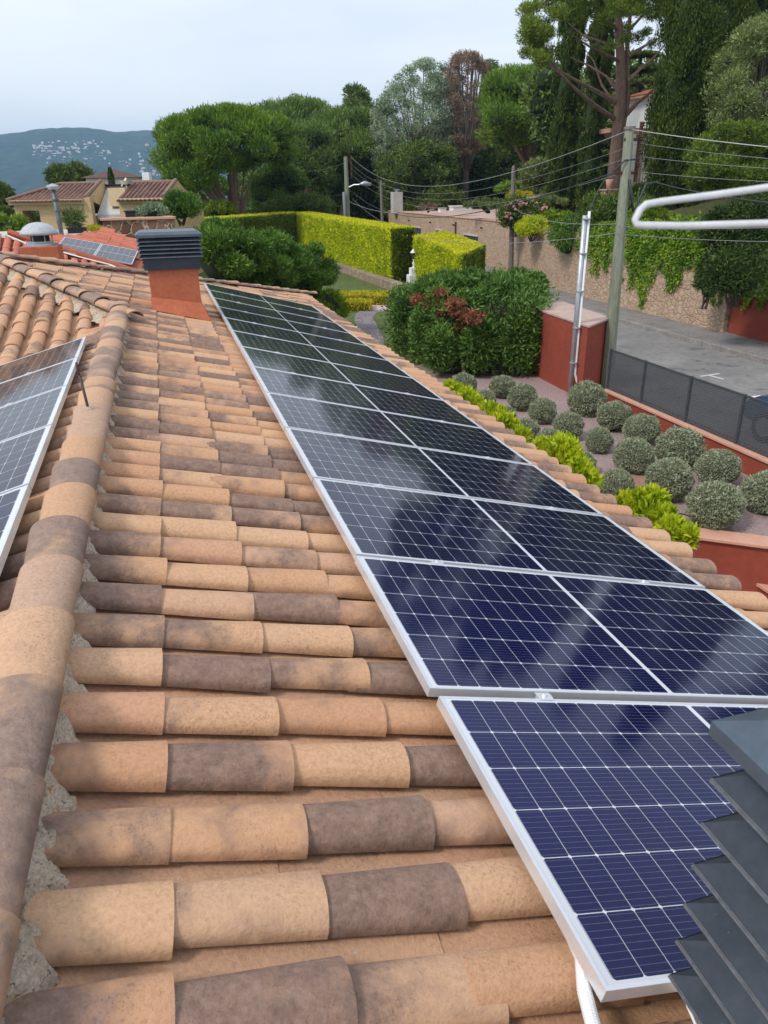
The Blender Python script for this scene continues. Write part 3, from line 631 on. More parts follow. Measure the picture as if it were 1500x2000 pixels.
rail_t = thing('mounting_rails', 'aluminium mounting rails running under the long right-hand solar array', 'rails', tuple(rp(1, .84, -.05)))
for s in (.42, 1.66):
    rl = MB(); a = rp(s, .84, -.038); b = rp(s, 14.75, -.038); n_ = NR; 
    for (h0, h1, w0) in ((-.040, -.002, .020),):
        V = []
        for p in (a, b):
            for du, dn in ((-w0, h0), (w0, h0), (w0, h1), (-w0, h1)): V.append(p+UR*du+n_*dn)
        rl.add(V, [(0, 1, 2, 3), (7, 6, 5, 4), (0, 4, 5, 1), (1, 5, 6, 2), (2, 6, 7, 3), (3, 7, 4, 0)])
    rl.build('rail', M['alu_dull'], rail_t)
# left array, long side down the left slope
la = R(.9)
Vl = np.array([math.cos(SL)*math.sin(la)*-1, math.cos(la), -math.sin(SL)*math.sin(la)]); Vl /= np.linalg.norm(Vl)
Ul = UL-Vl*np.dot(UL, Vl); Ul /= np.linalg.norm(Ul); Nl = np.cross(Vl, Ul)
top = lp(.258, 7.885, .0)
llab = ['farthest panel of the left-hand array, reflecting dark brown', 'second farthest panel of the left-hand array, half dark and half pale', 'middle panel of the left-hand array, reflecting pale sky', 'fourth panel of the left-hand array, next toward the camera from the palest one',
        'near panel of the left-hand array cut off by the left edge', 'nearest panel of the left-hand array, mostly out of the picture']
for i in range(5):
    o = top-Vl*(1.06*i+.022*0+1.038)
    # local x must run along Vl x ...: use x = Ul (down slope), y = Vl, z = up; keep right handed by mirroring order
    m = frame_matrix(o+Ul*0, Ul, Vl, Nl)
    if m.determinant() < 0: m = frame_matrix(o+Ul*PL, -Ul, Vl, Nl if Nl[2] > 0 else -Nl)
    panel(m, llab[i], 'solar panels of the left-hand array', clamps=(() if i == 0 else (.42, 1.66)))
rail_t = thing('mounting_rails', 'aluminium mounting rails running under the left-hand solar array', 'rails', tuple(top))
for s in (.42, 1.66):
    rl = MB(); a = top+Ul*s-Nl*(.04 if Nl[2] > 0 else -.04)+Vl*.02; b = a-Vl*5.35; nn = Nl if Nl[2] > 0 else -Nl
    V = []
    for p in (a, b):
        for du, dn in ((-.02, -.04), (.02, -.04), (.02, -.002), (-.02, -.002)): V.append(p+Ul*du+nn*dn)
    rl.add(V, [(0, 1, 2, 3), (7, 6, 5, 4), (0, 4, 5, 1), (1, 5, 6, 2), (2, 6, 7, 3), (3, 7, 4, 0)])
    rl.build('rail', M['alu_dull'], rail_t)
# conduit and cables at the near corner
cu = MB(); A0 = rp(.06, 1.05, -.07); pts = [A0, rp(.045, .97, -.062), rp(.0, .89, -.055), rp(-.03, .80, -.052), rp(-.04, .70, -.05), rp(-.035, .5, -.05), rp(0, .2, -.06)]
P_ = []; 
for i in range(len(pts)-1):
    for k in range(int(np.linalg.norm(pts[i+1]-pts[i])/.0022)): P_.append(pts[i]+(pts[i+1]-pts[i])*k/int(np.linalg.norm(pts[i+1]-pts[i])/.0022))
rr = [.0150+.0020*(1 if i % 3 else 0) for i in range(len(P_))]
cu.tube(P_, rr, 12); tag(cu.build('corrugated_conduit', M['white']), 'white corrugated conduit emerging from under the near corner of the solar array', 'conduit')
cb = MB(); 
for k in range(3):
    o_s = .275+.014*k; cb.tube([rp(o_s+.10, .99, -.05), rp(o_s+.05, .95, -.035), rp(o_s, .90, -.04), rp(o_s-.035, .83, -.06), rp(o_s-.05, .74, -.07), rp(o_s-.05, .55, -.07)], .0035, 8)
tag(cb.build('cable_bundle', M['white'], smooth=True), 'looped white cables beside the slate grey louvred cap', 'cable')
jb = MB(); jp = rp(.335, .93, -.03); jb.box(jp[0]-.02, jp[0]+.035, jp[1]-.04, jp[1]+.045, jp[2]-.02, jp[2]+.02, rot=.6); jb.tube([jp, jp+np.array([.02, -.1, -.01])], .012, 8)
tag(jb.build('cable_connector', M['white'], bevel=.004), 'white plastic cable connector under the edge of the nearest solar panel', 'connector')
# white bent rod close to the lens, held by a mast outside the frame
rod = MB()
def ad(px, py, d): r_ = ray(px, py); return np.array([0, 0, CAMZ])+r_*d
rod.tube([ad(2300, 250, .5), ad(1500, 366, .68), ad(1400, 380, .69), ad(1290, 394, .70), ad(1262, 399, .70), ad(1250, 410, .70), ad(1240, 430, .70), ad(1243, 438, .70), ad(1256, 440, .70), ad(1340, 441, .69), ad(1500, 436, .68), ad(2300, 424, .5)], .0034, 10)
rod_o = rod.build('antenna_rod', M['rodmat'], origin=tuple(ad(1640, 400, .66)), smooth=True)
tag(rod_o, 'bent white antenna rod crossing the right edge close to the lens', 'antenna')
ms_ = MB(); q = ad(2310, 340, .5); ms_.tube([q-np.array([0, 0, 1.6]), q+np.array([0, 0, .3])], .016, 12); ms_.build('mast', M['alu_dull'], rod_o)
# ------------------------------------------------------------------ ground, lawns, road
def sheet(name, P, z, mat, n=None):
    m = MB(); m.add([(p[0], p[1], z) for p in P], [tuple(range(len(P)))]); o = m.build(name, mat); o['kind'] = 'structure'
    a = sum(P[i][0]*P[(i+1) % len(P)][1]-P[(i+1) % len(P)][0]*P[i][1] for i in range(len(P)))
    if a < 0: o.data.flip_normals()
    return o
# big terrain sheet: polar grid out to the far hills
def smooth(a, b, x): t = min(1, max(0, (x-a)/(b-a))); return t*t*(3-2*t)
prof = [(-700, 300), (-400, 300), (0, 283), (60, 281), (95, 275), (150, 271), (190, 272), (240, 278), (300, 276), (420, 279), (560, 286), (700, 300), (1000, 310), (1600, 320), (3000, 330)]
def ridge_el(az):
    # azimuth -> picture column at the horizon -> elevation
    d = np.array([math.sin(az), math.cos(az), 0]); x, y, zc_ = d@CR, d@CU, d@CF
    if zc_ < .15: return .05
    px = 750+FPX*x/zc_; hy = 1000-FPX*y/zc_
    py = np.interp(px, [p[0] for p in prof], [p[1] for p in prof]); return max(.02, (hy-py)/FPX*.98*math.cos(math.atan((px-750)/FPX)))
from mathutils import noise as mn
def terrain(x, y, az, d):
    if d < 11.2: return -1.6
    if d < 58.5: return -.02
    left = smooth(.42, .12, az) if az > -1 else 1
    z = -.02-smooth(58, 420, d)*62*max(left, .25)
    rid = ridge_el(az)*2900+CAMZ
    bmp = mn.fractal(Vector((x*.0016, y*.0016, 0)), 1, 2, 5)
    z2 = -62+(rid+62)*smooth(1150, 2900, d)**1.1
    z = z if d < 1000 else z2
    if 1000 < d < 1300: z = -62+(z2+62)*1
    if d > 900: z += bmp*26*smooth(900, 1500, d)*(1-smooth(2550, 2900, d))*1.0
    if d > 2900: z = rid-(d-2900)*.25
    if d > 1300: z += 5*mn.noise(Vector((x*.02, y*.02, 0)))
    return z
az_l = np.radians(np.concatenate([np.linspace(-75, -12, 16), np.linspace(-11.5, 30, 340), np.linspace(31, 115, 24)]))
ds = np.concatenate([[0.5, 5, 11, 12, 20, 30, 40, 50, 58, 64, 72, 80, 95, 110, 130, 160, 200, 250, 300, 360, 420, 600, 800, 950], np.linspace(1000, 3000, 90), [3200, 3600]])
V = [(d*math.sin(a), d*math.cos(a), terrain(d*math.sin(a), d*math.cos(a), a, d)) for a in az_l for d in ds]; nd_ = len(ds)
F = np.array([(i*nd_+k, i*nd_+k+1, (i+1)*nd_+k+1, (i+1)*nd_+k)[::-1] for i in range(len(az_l)-1) for k in range(nd_-1)])
mt, t_, p_, o_m = newmat('terrain_cover')
geo = nd(t_, 'ShaderNodeNewGeometry').outputs['Position']
farf = noise(t_, .028, 6, .7, geo); farc = ramp(t_, farf, [(.36, (.006, .022, .018)), (.52, (.020, .048, .034)), (.68, (.055, .085, .055))])
nearc = ramp(t_, noise(t_, .8, 4, .6, geo), [(.3, (.07, .075, .03)), (.7, (.14, .125, .07))])
ln = nd(t_, 'ShaderNodeVectorMath', operation='LENGTH'); t_.links.new(geo, ln.inputs[0])
col = mixc(t_, ramp(t_, math_(t_, 'DIVIDE', ln.outputs['Value'], 300), [(.3, (0, 0, 0)), (.6, (1, 1, 1))]), nearc, farc)
t_.links.new(col, p_.inputs['Base Color']); p_.inputs['Roughness'].default_value = 1; p_.inputs['Specular IOR Level'].default_value = .1
bump(t_, p_, farf, 1.0, 14.0)
g = link('ground', mesh_np('ground', np.array(V), F, True), mt); g['kind'] = 'structure'
hills_fn = terrain
# near sheets
sheet('gravel_bed', [(3.0, 10.65), (9.75, 5.55), (9.75, 17.5), (9.2, 19.5), (3.0, 19.5)], .010, M['gravel'])
sheet('lawn', [(3.0, 19.5), (9.2, 19.5), (12, 24), (12.3, 34), (10.9, 37), (10.2, 48), (9.6, 58), (1, 50), (-1, 30), (3, 22)], .014, M['lawn'])
pp = [(608, 610), (625, 598), (690, 615), (700, 640), (725, 690), (752, 672), (735, 640), (722, 615), (745, 608), (800, 603), (800, 592), (735, 596), (700, 610)]
pathpx = [(752, 690), (748, 660), (738, 640), (728, 622), (735, 612), (760, 607), (790, 608), (795, 596), (722, 596), (706, 606), (695, 614), (692, 624), (697, 640), (705, 660), (715, 690)]
sheet('path', [gz(a, b)[:2] for a, b in pathpx], .022, M['pathstone'])
sheet('paving', [gz(a, b)[:2] for a, b in [(722, 607), (798, 608), (800, 590), (725, 597)]], .028, M['pinkstone'])
sheet('road', [(10.25, -6), (15.5, -6), (15.6, 24), (15.9, 31), (17.6, 40), (19.2, 66), (13.2, 66), (12.9, 42), (11.6, 30), (10.4, 19), (10.25, 15)], .012, M['asphalt'])
# kerb and pavement strip
def strip(name, L1, L2, z0, z1, mat):
    m = MB(); n = len(L1)
    V = [(*p, z1) for p in L1]+[(*p, z1) for p in L2]+[(*p, z0) for p in L1]+[(*p, z0) for p in L2]
    F = [(i, i+1, n+i+1, n+i) for i in range(n-1)]+[(2*n+i, 2*n+i+1, i+1, i) for i in range(n-1)]+[(n+i, n+i+1, 3*n+i+1, 3*n+i) for i in range(n-1)]
    m.add(V, F); o = m.build(name, mat); o['kind'] = 'structure'; return o
kl = [(15.42, -6), (15.46, 16.2), (15.5, 24.1), (15.8, 31), (17.45, 40), (19.0, 66)]
strip('kerb', kl, [(a+.16, b) for a, b in kl], 0, .13, M['kerb'])
strip('pavement', [(a+.164, b) for a, b in kl], [(a+2.3, b) for a, b in kl], 0, .122, M['pavement'])
# painted corner mark on the road
mk = MB(); c = gz(1372, 735); mk.box(c[0]-.1, c[0]+.55, c[1]-.04, c[1]+.04, .017, .019, rot=R(8)); mk.box(c[0]+.17, c[0]+.25, c[1]-.5, c[1]-.04, .017, .019, rot=R(8)); mk.build('road_marking', M['paint'])['kind'] = 'structure'
# lower terrace behind the retaining wall at the right
sheet('patio', [(3.2, 10.4), (9.8, 5.4), (9.8, -3), (3.2, -3)], -1.45, M['pinkstone'])
# ------------------------------------------------------------------ garden walls
def capwall(name, label, cat, A, B, th, z0, z1, capw, capt, mat, cmat):
    t = thing(name, label, cat, (A[0], A[1], z0))
    MB().obox(A, B, th, z0, z1).build('wall', M[mat], t)
    MB().obox(A, B, capw, z1+.002, z1+capt).build('coping', M[cmat], t, bevel=.008)
    return t
capwall('retaining_wall', 'red rendered retaining wall with pink coping below the gravel bed', 'wall', (3.1, 10.5), (9.6, 5.65), .22, -1.5, .03, .34, .05, 'terracotta', 'coping')
fa_, fb_ = gz(1186, 759, .40)[:2], gz(1500, 894, .40)[:2]; fd_ = (fb_-fa_)/np.linalg.norm(fb_-fa_)
FX = [tuple(fa_), tuple(fb_), tuple(fb_+fd_*3.2), tuple(fb_+fd_*8.5)]
fw = thing('boundary_wall', 'low red boundary wall with clay coping carrying the grey mesh fence', 'wall', (9.8, 15, 0))
for a, b in zip(FX[:-1], FX[1:]):
    MB().obox(a, b, .20, -.1, .35).build('wall', M['terracotta'], fw); MB().obox(a, b, .27, .353, .40).build('coping', M['coping'], fw, bevel=.006)
# pillar block
PL_ = [(9.0, 16.6), (8.95, 14.75), (9.96, 15.55), (10.2, 18.2), (9.15, 18.2)]
pb = thing('rendered_wall_block', 'tall red rendered wall block with pale stone top between dark conifer and pole', 'wall', (9.5, 16.2, 0))
MB().prism(PL_, -.05, 1.66).build('block', M['terracotta'], pb, bevel=.01)
cxy = np.mean(PL_, axis=0); MB().prism([tuple(cxy+(np.array(p)-cxy)*1.05) for p in PL_], 1.662, 1.71).build('coping', M['flag'], pb, bevel=.006)
# small red pillar lower right
c = gz(1478, 1135, -.55); sp_ = thing('gate_pillar', 'small red pillar with a clay cap on the lower terrace', 'pillar', (c[0]+.25, c[1]-.2, -1.45))
MB().box(c[0]-.02, c[0]+.5, c[1]-.5, c[1], -1.45, -.58).build('shaft', M['terracotta'], sp_, bevel=.006)
MB().box(c[0]-.07, c[0]+.55, c[1]-.55, c[1]+.05, -.578, -.53).build('cap', M['coping'], sp_, bevel=.006)
# mesh fence
def meshmat():
    m, t, p, o = newmat('expanded_mesh'); co = nd(t, 'ShaderNodeUVMap', uv_map='UV').outputs[0]
    s_ = nd(t, 'ShaderNodeSeparateXYZ'); t.links.new(co, s_.inputs[0])
    a = math_(t, 'FRACT', math_(t, 'DIVIDE', math_(t, 'ADD', s_.outputs[0], math_(t, 'MULTIPLY', s_.outputs[1], 2.0)), .095))
    b = math_(t, 'FRACT', math_(t, 'DIVIDE', math_(t, 'SUBTRACT', s_.outputs[0], math_(t, 'MULTIPLY', s_.outputs[1], 2.0)), .095))
    h = math_(t, 'MULTIPLY', math_(t, 'GREATER_THAN', a, .34), math_(t, 'GREATER_THAN', b, .34))
    col = mixc(t, math_(t, 'MULTIPLY', h, .62), (.075, .082, .095), (.028, .031, .038)); t.links.new(col, p.inputs['Base Color']); p.inputs['Roughness'].default_value = .5
    tp = nd(t, 'ShaderNodeBsdfTransparent'); ms = nd(t, 'ShaderNodeMixShader'); t.links.new(math_(t, 'MULTIPLY', h, .30), ms.inputs[0]); t.links.new(p.outputs[0], ms.inputs[1]); t.links.new(tp.outputs[0], ms.inputs[2]); t.links.new(ms.outputs[0], o.inputs[0])
    return m
M['mesh'] = meshmat()
fe = thing('mesh_fence', 'dark grey expanded metal fence on the low wall beside the road', 'fence', (9.8, 15, .46))
ps = [at_ for at_ in []]
cum = [0]; 
for a, b in zip(FX[:-1], FX[1:]): cum.append(cum[-1]+math.dist(a, b))
def fpt(d):
    x = np.interp(d, cum, [p[0] for p in FX]); y = np.interp(d, cum, [p[1] for p in FX]); return np.array([x, y])
dpost = []; 
def y_on(px, py):  # the place along the fence seen at a picture column
    best = min(np.linspace(0, cum[-1]-.1, 700), key=lambda d: abs(((fpt(d)[0]*CR[0]+fpt(d)[1]*CR[1]+(.85-CAMZ)*CR[2])/(fpt(d)[0]*CF[0]+fpt(d)[1]*CF[1]+(.85-CAMZ)*CF[2]))*FPX+750-px)); return best
dpost = [y_on(q, 0) for q in (1183, 1257, 1345, 1447)]; st_ = dpost[-1]-dpost[-2]; dpost += [dpost[-1]+1.75*k for k in (1, 2, 3)]
for k, d in enumerate(dpost):
    p = fpt(d); MB().box(p[0]-.025, p[0]+.025, p[1]-.025, p[1]+.025, .401, 1.29).build('post', M['fence'], fe, bevel=.003)
    if k < len(dpost)-1:
        q = fpt(dpost[k+1]); d_ = (q-p)/np.linalg.norm(q-p); a = p+d_*.03; b = q-d_*.03; L = np.linalg.norm(b-a)
        me = mesh_np('mesh_panel', np.array([(*a, .43), (*b, .43), (*b, 1.25), (*a, 1.25)])-WL[fe.name], [(0, 1, 2, 3)]); uvl = me.uv_layers.new(name='UV')
        for i_, c_ in enumerate([(0, 0), (L, 0), (L, .91), (0, .91)]): uvl.data[i_].uv = c_
        link('mesh_panel', me, M['mesh'], fe)
        MB().obox(a, b, .03, 1.25, 1.28).build('rail', M['fence'], fe); MB().obox(a, b, .03, .41, .435).build('rail', M['fence'], fe)
# conduit post and power poles
cp = gz(1112, 775); pt = thing('conduit_post', 'slim grey steel post with a white conduit strapped to it in the gravel bed', 'post', (cp[0], cp[1], 0))
MB().tube([(cp[0], cp[1], 0), (cp[0], cp[1], 3.98)], .052, 12).build('post', M['alu_dull'], pt, smooth=True)
cd_ = MB(); ox, oy = cp[0]+.085, cp[1]-.02
cd_.tube([(cp[0]+.30, cp[1]-.1, .02), (cp[0]+.17, cp[1]-.05, .28), (ox, oy, .55), (ox, oy, 4.06)], .030, 10); cd_.build('conduit', M['white'], pt, smooth=True)
bd = MB()
for z in (.8, 1.6, 2.4, 3.2, 3.9): bd.lathe((cp[0]+.03, cp[1]-.01, z), [(.092, 0), (.092, .025)], 12)
bd.build('strap', M['alu_dull'], pt)
bp = gz(1184, 760)
big = thing('power_pole', 'greenish weathered power pole standing at the road end of the mesh fence', 'utility pole', (bp[0], bp[1], 0))
bx, by = bp[0], bp[1]; tp_ = at(1230, 250, by)
MB().tube([(bx, by, 0), (bx+(tp_[0]-bx)*.5, by, tp_[2]*.5), (tp_[0], by, tp_[2])], [.155, .13, .10], 8).build('pole', M['polewood'], big)
MB().tube([(tp_[0], by, tp_[2]-.03), (tp_[0], by, tp_[2]+.03)], .125, 10).build('cap', M['poleconc'], big)
br = MB(); bx2 = tp_[0]+.28; br.box(bx2-.03, bx2+.03, by-.03, by+.03, tp_[2]-1.05, tp_[2]+.12); br.box(tp_[0]-.1, bx2, by-.03, by+.03, tp_[2]-.25, tp_[2]-.19); br.box(tp_[0]-.3, bx2, by-.03, by+.03, tp_[2]-.9, tp_[2]-.84)
br.build('bracket', M['rust'], big, bevel=.004)
for k in range(4): MB().lathe((bx2+.0, by-.06, tp_[2]+.02-.26*k), [(.02, 0), (.045, .02), (.02, .05), (.045, .07), (.02, .10)], 8).build('insulator', M['rust'], big)
dc = MB(); dc.tube([(tp_[0]-.28, by, tp_[2]-.85), (tp_[0]-.1, by-.1, tp_[2]-.62), (bx2, by-.06, tp_[2]-.6)], .02, 6); dc.tube([(tp_[0]+.05, by-.12, tp_[2]-1.0), (tp_[0]+.22, by-.14, tp_[2]-1.65), (tp_[0]+.32, by-.14, tp_[2]-1.45), (tp_[0]+.48, by-.12, tp_[2]-1.1), (bx2+.5, by-.1, tp_[2]-1.06)], .03, 6)
dc.build('drop_cable', M['wire_dk'], big, smooth=True)
wp = gz(997, 545); t2 = thing('utility_pole', 'slim grey wooden pole standing against the rough stone wall', 'utility pole', (wp[0], wp[1], 0)); tq = at(1003, 328, wp[1])
MB().tube([(wp[0], wp[1], 0), (tq[0], wp[1], tq[2])], [.16, .10], 8).build('pole', M['poleconc'], t2); MB().lathe((tq[0], wp[1], tq[2]-.02), [(.1, 0), (.06, .12), (.02, .14)], 8).build('cap', M['poleconc'], t2)
Yf = 60; la_ = at(680, 440, Yf); lb_ = at(675, 306, Yf)
t3 = thing('lamp_pole', 'far weathered pole carrying a street lamp behind the long golden hedge', 'utility pole', (la_[0], Yf, 0))
MB().tube([(la_[0], Yf, 0), (lb_[0], Yf, lb_[2])], [.22, .15], 8).build('pole', M['polewood'], t3)
hz_ = at(690, 361, Yf); he = at(716, 360, Yf-.8)
MB().tube([(la_[0]-.05, Yf, hz_[2]-.25), (hz_[0], Yf-.2, hz_[2]), (he[0], Yf-.8, he[2])], .05, 6).build('lamp_arm', M['alu_dull'], t3)
lh = MB(); lh.tube([he-np.array([.55, 0, .0]), he-np.array([.2, 0, -.08]), he+np.array([.35, 0, 0])], [.07, .16, .10], 8); lh.build('lamp_head', M['alu_dull'], t3, smooth=True)
b3 = MB(); b3.box(lb_[0]+.35, lb_[0]+.47, Yf-.05, Yf+.05, lb_[2]-1.5, lb_[2]+.1); b3.box(lb_[0], lb_[0]+.4, Yf-.05, Yf+.05, lb_[2]-.3, lb_[2]-.2); b3.build('bracket', M['rust'], t3)
pcv = at(676, 400, Yf-.3); MB().tube([(pcv[0]-.15, Yf-.3, .0), (pcv[0]-.15, Yf-.3, pcv[2]+.9)], .12, 8).build('conduit', M['alu_dull'], t3)
Yg = 50; a = at(748, 440, Yg); b = at(744, 356, Yg); t4 = thing('utility_pole', 'thin bare pole left of the stone building chimney', 'utility pole', (a[0], Yg, 0))
MB().tube([(a[0], Yg, 0), (b[0], Yg, b[2])], [.13, .08], 8).build('pole', M['poleconc'], t4); MB().lathe((b[0], Yg, b[2]), [(.08, 0), (.02, .12)], 8).build('cap', M['poleconc'], t4)
# overhead wires (catenaries); each its own thing
def wire(A, B, sag, r, mat, label, group=None, twist=0):
    r = r*.72
    A = np.array(A, float); B = np.array(B, float); P = []
    for k in range(25):
        t = k/24; P.append(A+(B-A)*t-np.array([0, 0, sag*4*t*(1-t)]))
    m = MB(); m.tube(P, r, 5); o = m.build('overhead_wire', M[mat], smooth=True, origin=tuple(A)); tag(o, label, 'wire', group)
TP = np.array([bx2, by-.06, tp_[2]]); LP_ = np.array([lb_[0]+.4, Yf, lb_[2]])
wr = .008
wire([tp_[0]+.05, by, tp_[2]-.02], [lb_[0]+.4, Yf, lb_[2]-.0], 1.55, wr, 'wire_lt', 'pale topmost overhead wire sagging between the two weathered poles')
for k, dz in enumerate((.28, .50, .78)): wire(TP-[0, 0, dz], LP_-[0, 0, dz*1.4+.1], 1.5, wr*.85, 'wire', 'thin grey overhead wire sagging between the two weathered poles below the pale one', 'thin overhead wires between the weathered poles')
wire([tp_[0]-.28, by, tp_[2]-.86], [LP_[0], Yf, LP_[2]-2.4], 1.35, .022, 'wire_dk', 'thick dark twisted cable sagging between the two weathered poles')
wire([tp_[0]-.1, by, tp_[2]-1.9], [wp[0]-.1, wp[1], 3.55], .25, .012, 'wire', 'grey wire from the greenish pole to the slim pole by the stone wall')
wire([tp_[0]-.1, by, tp_[2]-2.1], [LP_[0], Yf, LP_[2]-2.9], 1.3, .012, 'wire', 'lowest grey wire from the greenish pole to the far lamp pole')
wire([lb_[0]+.1, Yf, lb_[2]-3.1], at(850, 408, 45), .5, .014, 'wire_lt', 'pale wire dropping from the lamp pole to the stone building roof')
wire([lb_[0], Yf, lb_[2]-.4], at(560, 335, 75), .3, .014, 'wire', 'grey wire running left from the top of the far lamp pole')
wire([lb_[0], Yf, lb_[2]-2.6], at(560, 372, 75), .3, .014, 'wire', 'lower grey wire running left from the far lamp pole')
def toright(py, col, z0_, r, mat, lab, grp=None, sag=.25):
    e = at(1560, py+(8), 9.6); d = e-z0_; wire(z0_, z0_+d*1.5, sag, r, mat, lab, grp)
toright(278, 0, np.array([tp_[0], by, tp_[2]-.02]), .009, 'wire_lt', 'pale topmost overhead wire running right from the greenish pole', sag=.05)
for py, dz in ((300, .3), (318, .55), (343, .85)): toright(py, 0, TP-[0, 0, dz], .006, 'wire', 'thin grey overhead wire running right from the greenish pole', 'thin overhead wires right of the greenish pole', .05)
toright(378, 0, TP-[-.45, 0, 1.06], .017, 'wire_dk', 'thick dark cable bundle running right from the greenish pole', sag=.12)
for py, dz in ((425, 1.95), (455, 2.1)): toright(py, 0, TP-[.35, 0, dz], .007, 'wire', 'low grey service wire running right from the greenish pole', 'low wires right of the greenish pole', .08)
hl = MB(); a = np.array([cp[0]+.085, cp[1]-.02, 4.05]); b = np.array([tp_[0]-.2, by, tp_[2]-.9])
wire(a, b, -.25, .018, 'wire_dk', 'dark drop cable from the greenish pole to the conduit post top')
# manhole, hose
mc = gz(1240, 938); mh = MB(); mh.lathe((mc[0], mc[1], .012), [(.36, 0), (.36, .02), (.31, .026), (.30, .02), (.2, .022), (.19, .028), (.08, .028), (.07, .02)], 28)
tag(mh.build('manhole_cover', nmat('manhole_clay', (.30, .16, .11), (.38, .22, .16), 9, .85), origin=(mc[0], mc[1], 0)), 'round reddish inspection cover in the gravel between grey ball shrubs', 'manhole cover')
hs = MB(); hp = [gz(x, y, .025) for x, y in ((1262, 945), (1268, 958), (1250, 968), (1236, 955))]; hs.tube(hp, .012, 6)
tag(hs.build('irrigation_hose', M['black']), 'short black irrigation hose curled beside the inspection cover', 'hose')
hs = MB(); hp = [gz(x, y, .02) for x, y in ((1288, 1003), (1310, 1001), (1335, 1004), (1352, 1010))]; hs.tube(hp, .010, 6)
tag(hs.build('irrigation_hose', M['black']), 'thin black irrigation hose lying on gravel near the front ball shrub', 'hose')
# ------------------------------------------------------------------ ball shrubs
def ball_mesh(seed):
    rng = np.random.default_rng(seed); n = 9500; g = rng.normal(size=(n, 3)); g /= np.linalg.norm(g, axis=1, keepdims=True)
    lump = 1+.045*np.sin(g[:, 0]*7+seed)*np.cos(g[:, 1]*6)+.04*np.sin(g[:, 2]*9+g[:, 0]*5)
    r = (1-.17*rng.random(n)**1.6)*lump; r[:140] += .10*rng.random(140)+.03
    P = g*r[:, None]*np.array([1, 1, .93]); D = g*.9+rng.normal(size=(n, 3))*.62; D[:140] = g[:140]*1+np.array([0, 0, 1.0]); L = .085+.06*rng.random(n); L[:140] = .14
    V, F = leaf_quads(P, D, L, L/2.4, rng); return mesh_np('foliage', V, F)
BM3 = [ball_mesh(k) for k in (3, 7, 12)]
for m in BM3: m.materials.append(M['lf_grey'])
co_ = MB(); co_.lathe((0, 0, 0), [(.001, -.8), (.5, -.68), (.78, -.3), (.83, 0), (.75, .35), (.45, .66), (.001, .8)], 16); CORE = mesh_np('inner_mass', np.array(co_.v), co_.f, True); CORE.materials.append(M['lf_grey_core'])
balls = [(905, 752, 50, 'small pale ball shrub half hidden behind the farthest lime shrub'), (980, 754, 50, 'ball shrub at the far corner of the bed, next to the dark conifer'), (1020, 776, 54, 'ball shrub just right of and nearer than the one by the conifer'), (946, 780, 42, 'small ball shrub tucked between the two farthest lime shrubs'),
 (1058, 802, 54, 'ball shrub left of and nearer than the steel post'), (985, 812, 46, 'pale ball shrub peeking over the second lime shrub'), (1143, 780, 68, 'large ball shrub directly in front of the steel post base'), (1024, 840, 54, 'ball shrub touching the right end of the second lime shrub'),
 (1108, 831, 58, 'ball shrub in the middle of the bed, second row'), (1197, 811, 65, 'ball shrub beside the low red wall, second from the post'), (1168, 859, 52, 'smallish ball shrub alone in the centre of the bed'), (1072, 862, 58, 'flattened ball shrub behind the third lime shrub'),
 (1135, 903, 50, 'ball shrub half hidden by the right side of the third lime shrub'), (1250, 838, 68, 'ball shrub beside the low red wall, third from the post'), (1234, 890, 72, 'ball shrub just above the inspection cover'), (1323, 873, 84, 'large wide ball shrub close to the low red wall'),
 (1302, 935, 88, 'ball shrub immediately right of the inspection cover'), (1397, 911, 82, 'spiky ball shrub near the low red wall at the right'), (1199, 950, 72, 'ball shrub left of the inspection cover, against the roof edge'), (1390, 984, 102, 'largest ball shrub, nearest the pink coping of the retaining wall'), (1492, 960, 88, 'ball shrub cut off by the right edge of the picture')]
for k, (bx_, by_, dm, lab) in enumerate(balls):
    G = gz(bx_, by_+dm*.40, .03); dist = (G-np.array([0, 0, CAMZ]))@CF; rad = dm/FPX*dist/2*1.03
    t = thing('ball_shrub', lab, 'shrub', (G[0], G[1], rad*.86), 'clipped grey ball shrubs on the gravel bed'); t.scale = (rad,)*3; t.rotation_euler = (math.sin(k*2.3)*.12, math.cos(k*1.9)*.12, k*1.7)
    for me, nm in ((BM3[k % 3], 'foliage'), (CORE, 'inner_mass')):
        o = bpy.data.objects.new(nm, me); COL.objects.link(o); o.parent = t
        if nm == 'foliage': o.scale = (1+.05*math.sin(k), 1+.05*math.cos(k*2.1), [1, .88, 1.05, .95][k % 4])
# lime shrubs along the eave
def lime(label, spots, seed, mat='lf_lime'):
    cl = []; 
    for x, y, r_, z in spots:
        p = gz(x, y, z); cl.append((*p, r_*.85, r_*.85, r_*.8))
    c = np.mean([q[:3] for q in cl], axis=0); t = thing('lime_shrub', label, 'shrub', (c[0], c[1], 0), 'lime green shrubs along the eave')
    foliage('foliage', cl, 900*len(cl), .10, M[mat], t, elong=2.3, shell=.75, seed=seed, up=.8)
    st = MB()
    for q in cl: st.tube([(c[0], c[1], 0), ((c[0]+q[0])/2, (c[1]+q[1])/2, q[2]*.6), (q[0], q[1], q[2])], [.025, .018, .008], 5)
    st.build('stem', M['bark_dark'], t)
lime('farthest lime green shrub by the eave, below the dark conifer', [(880, 758, .16, 1.5), (893, 770, .2, 1.5), (912, 778, .2, 1.5), (925, 790, .18, 1.45)], 41)
lime('second lime green shrub from the far end of the eave', [(950, 806, .2, 1.5), (968, 815, .22, 1.5), (983, 828, .2, 1.5), (1000, 842, .17, 1.4), (1018, 852, .15, 1.4), (955, 822, .18, 1.3)], 42)
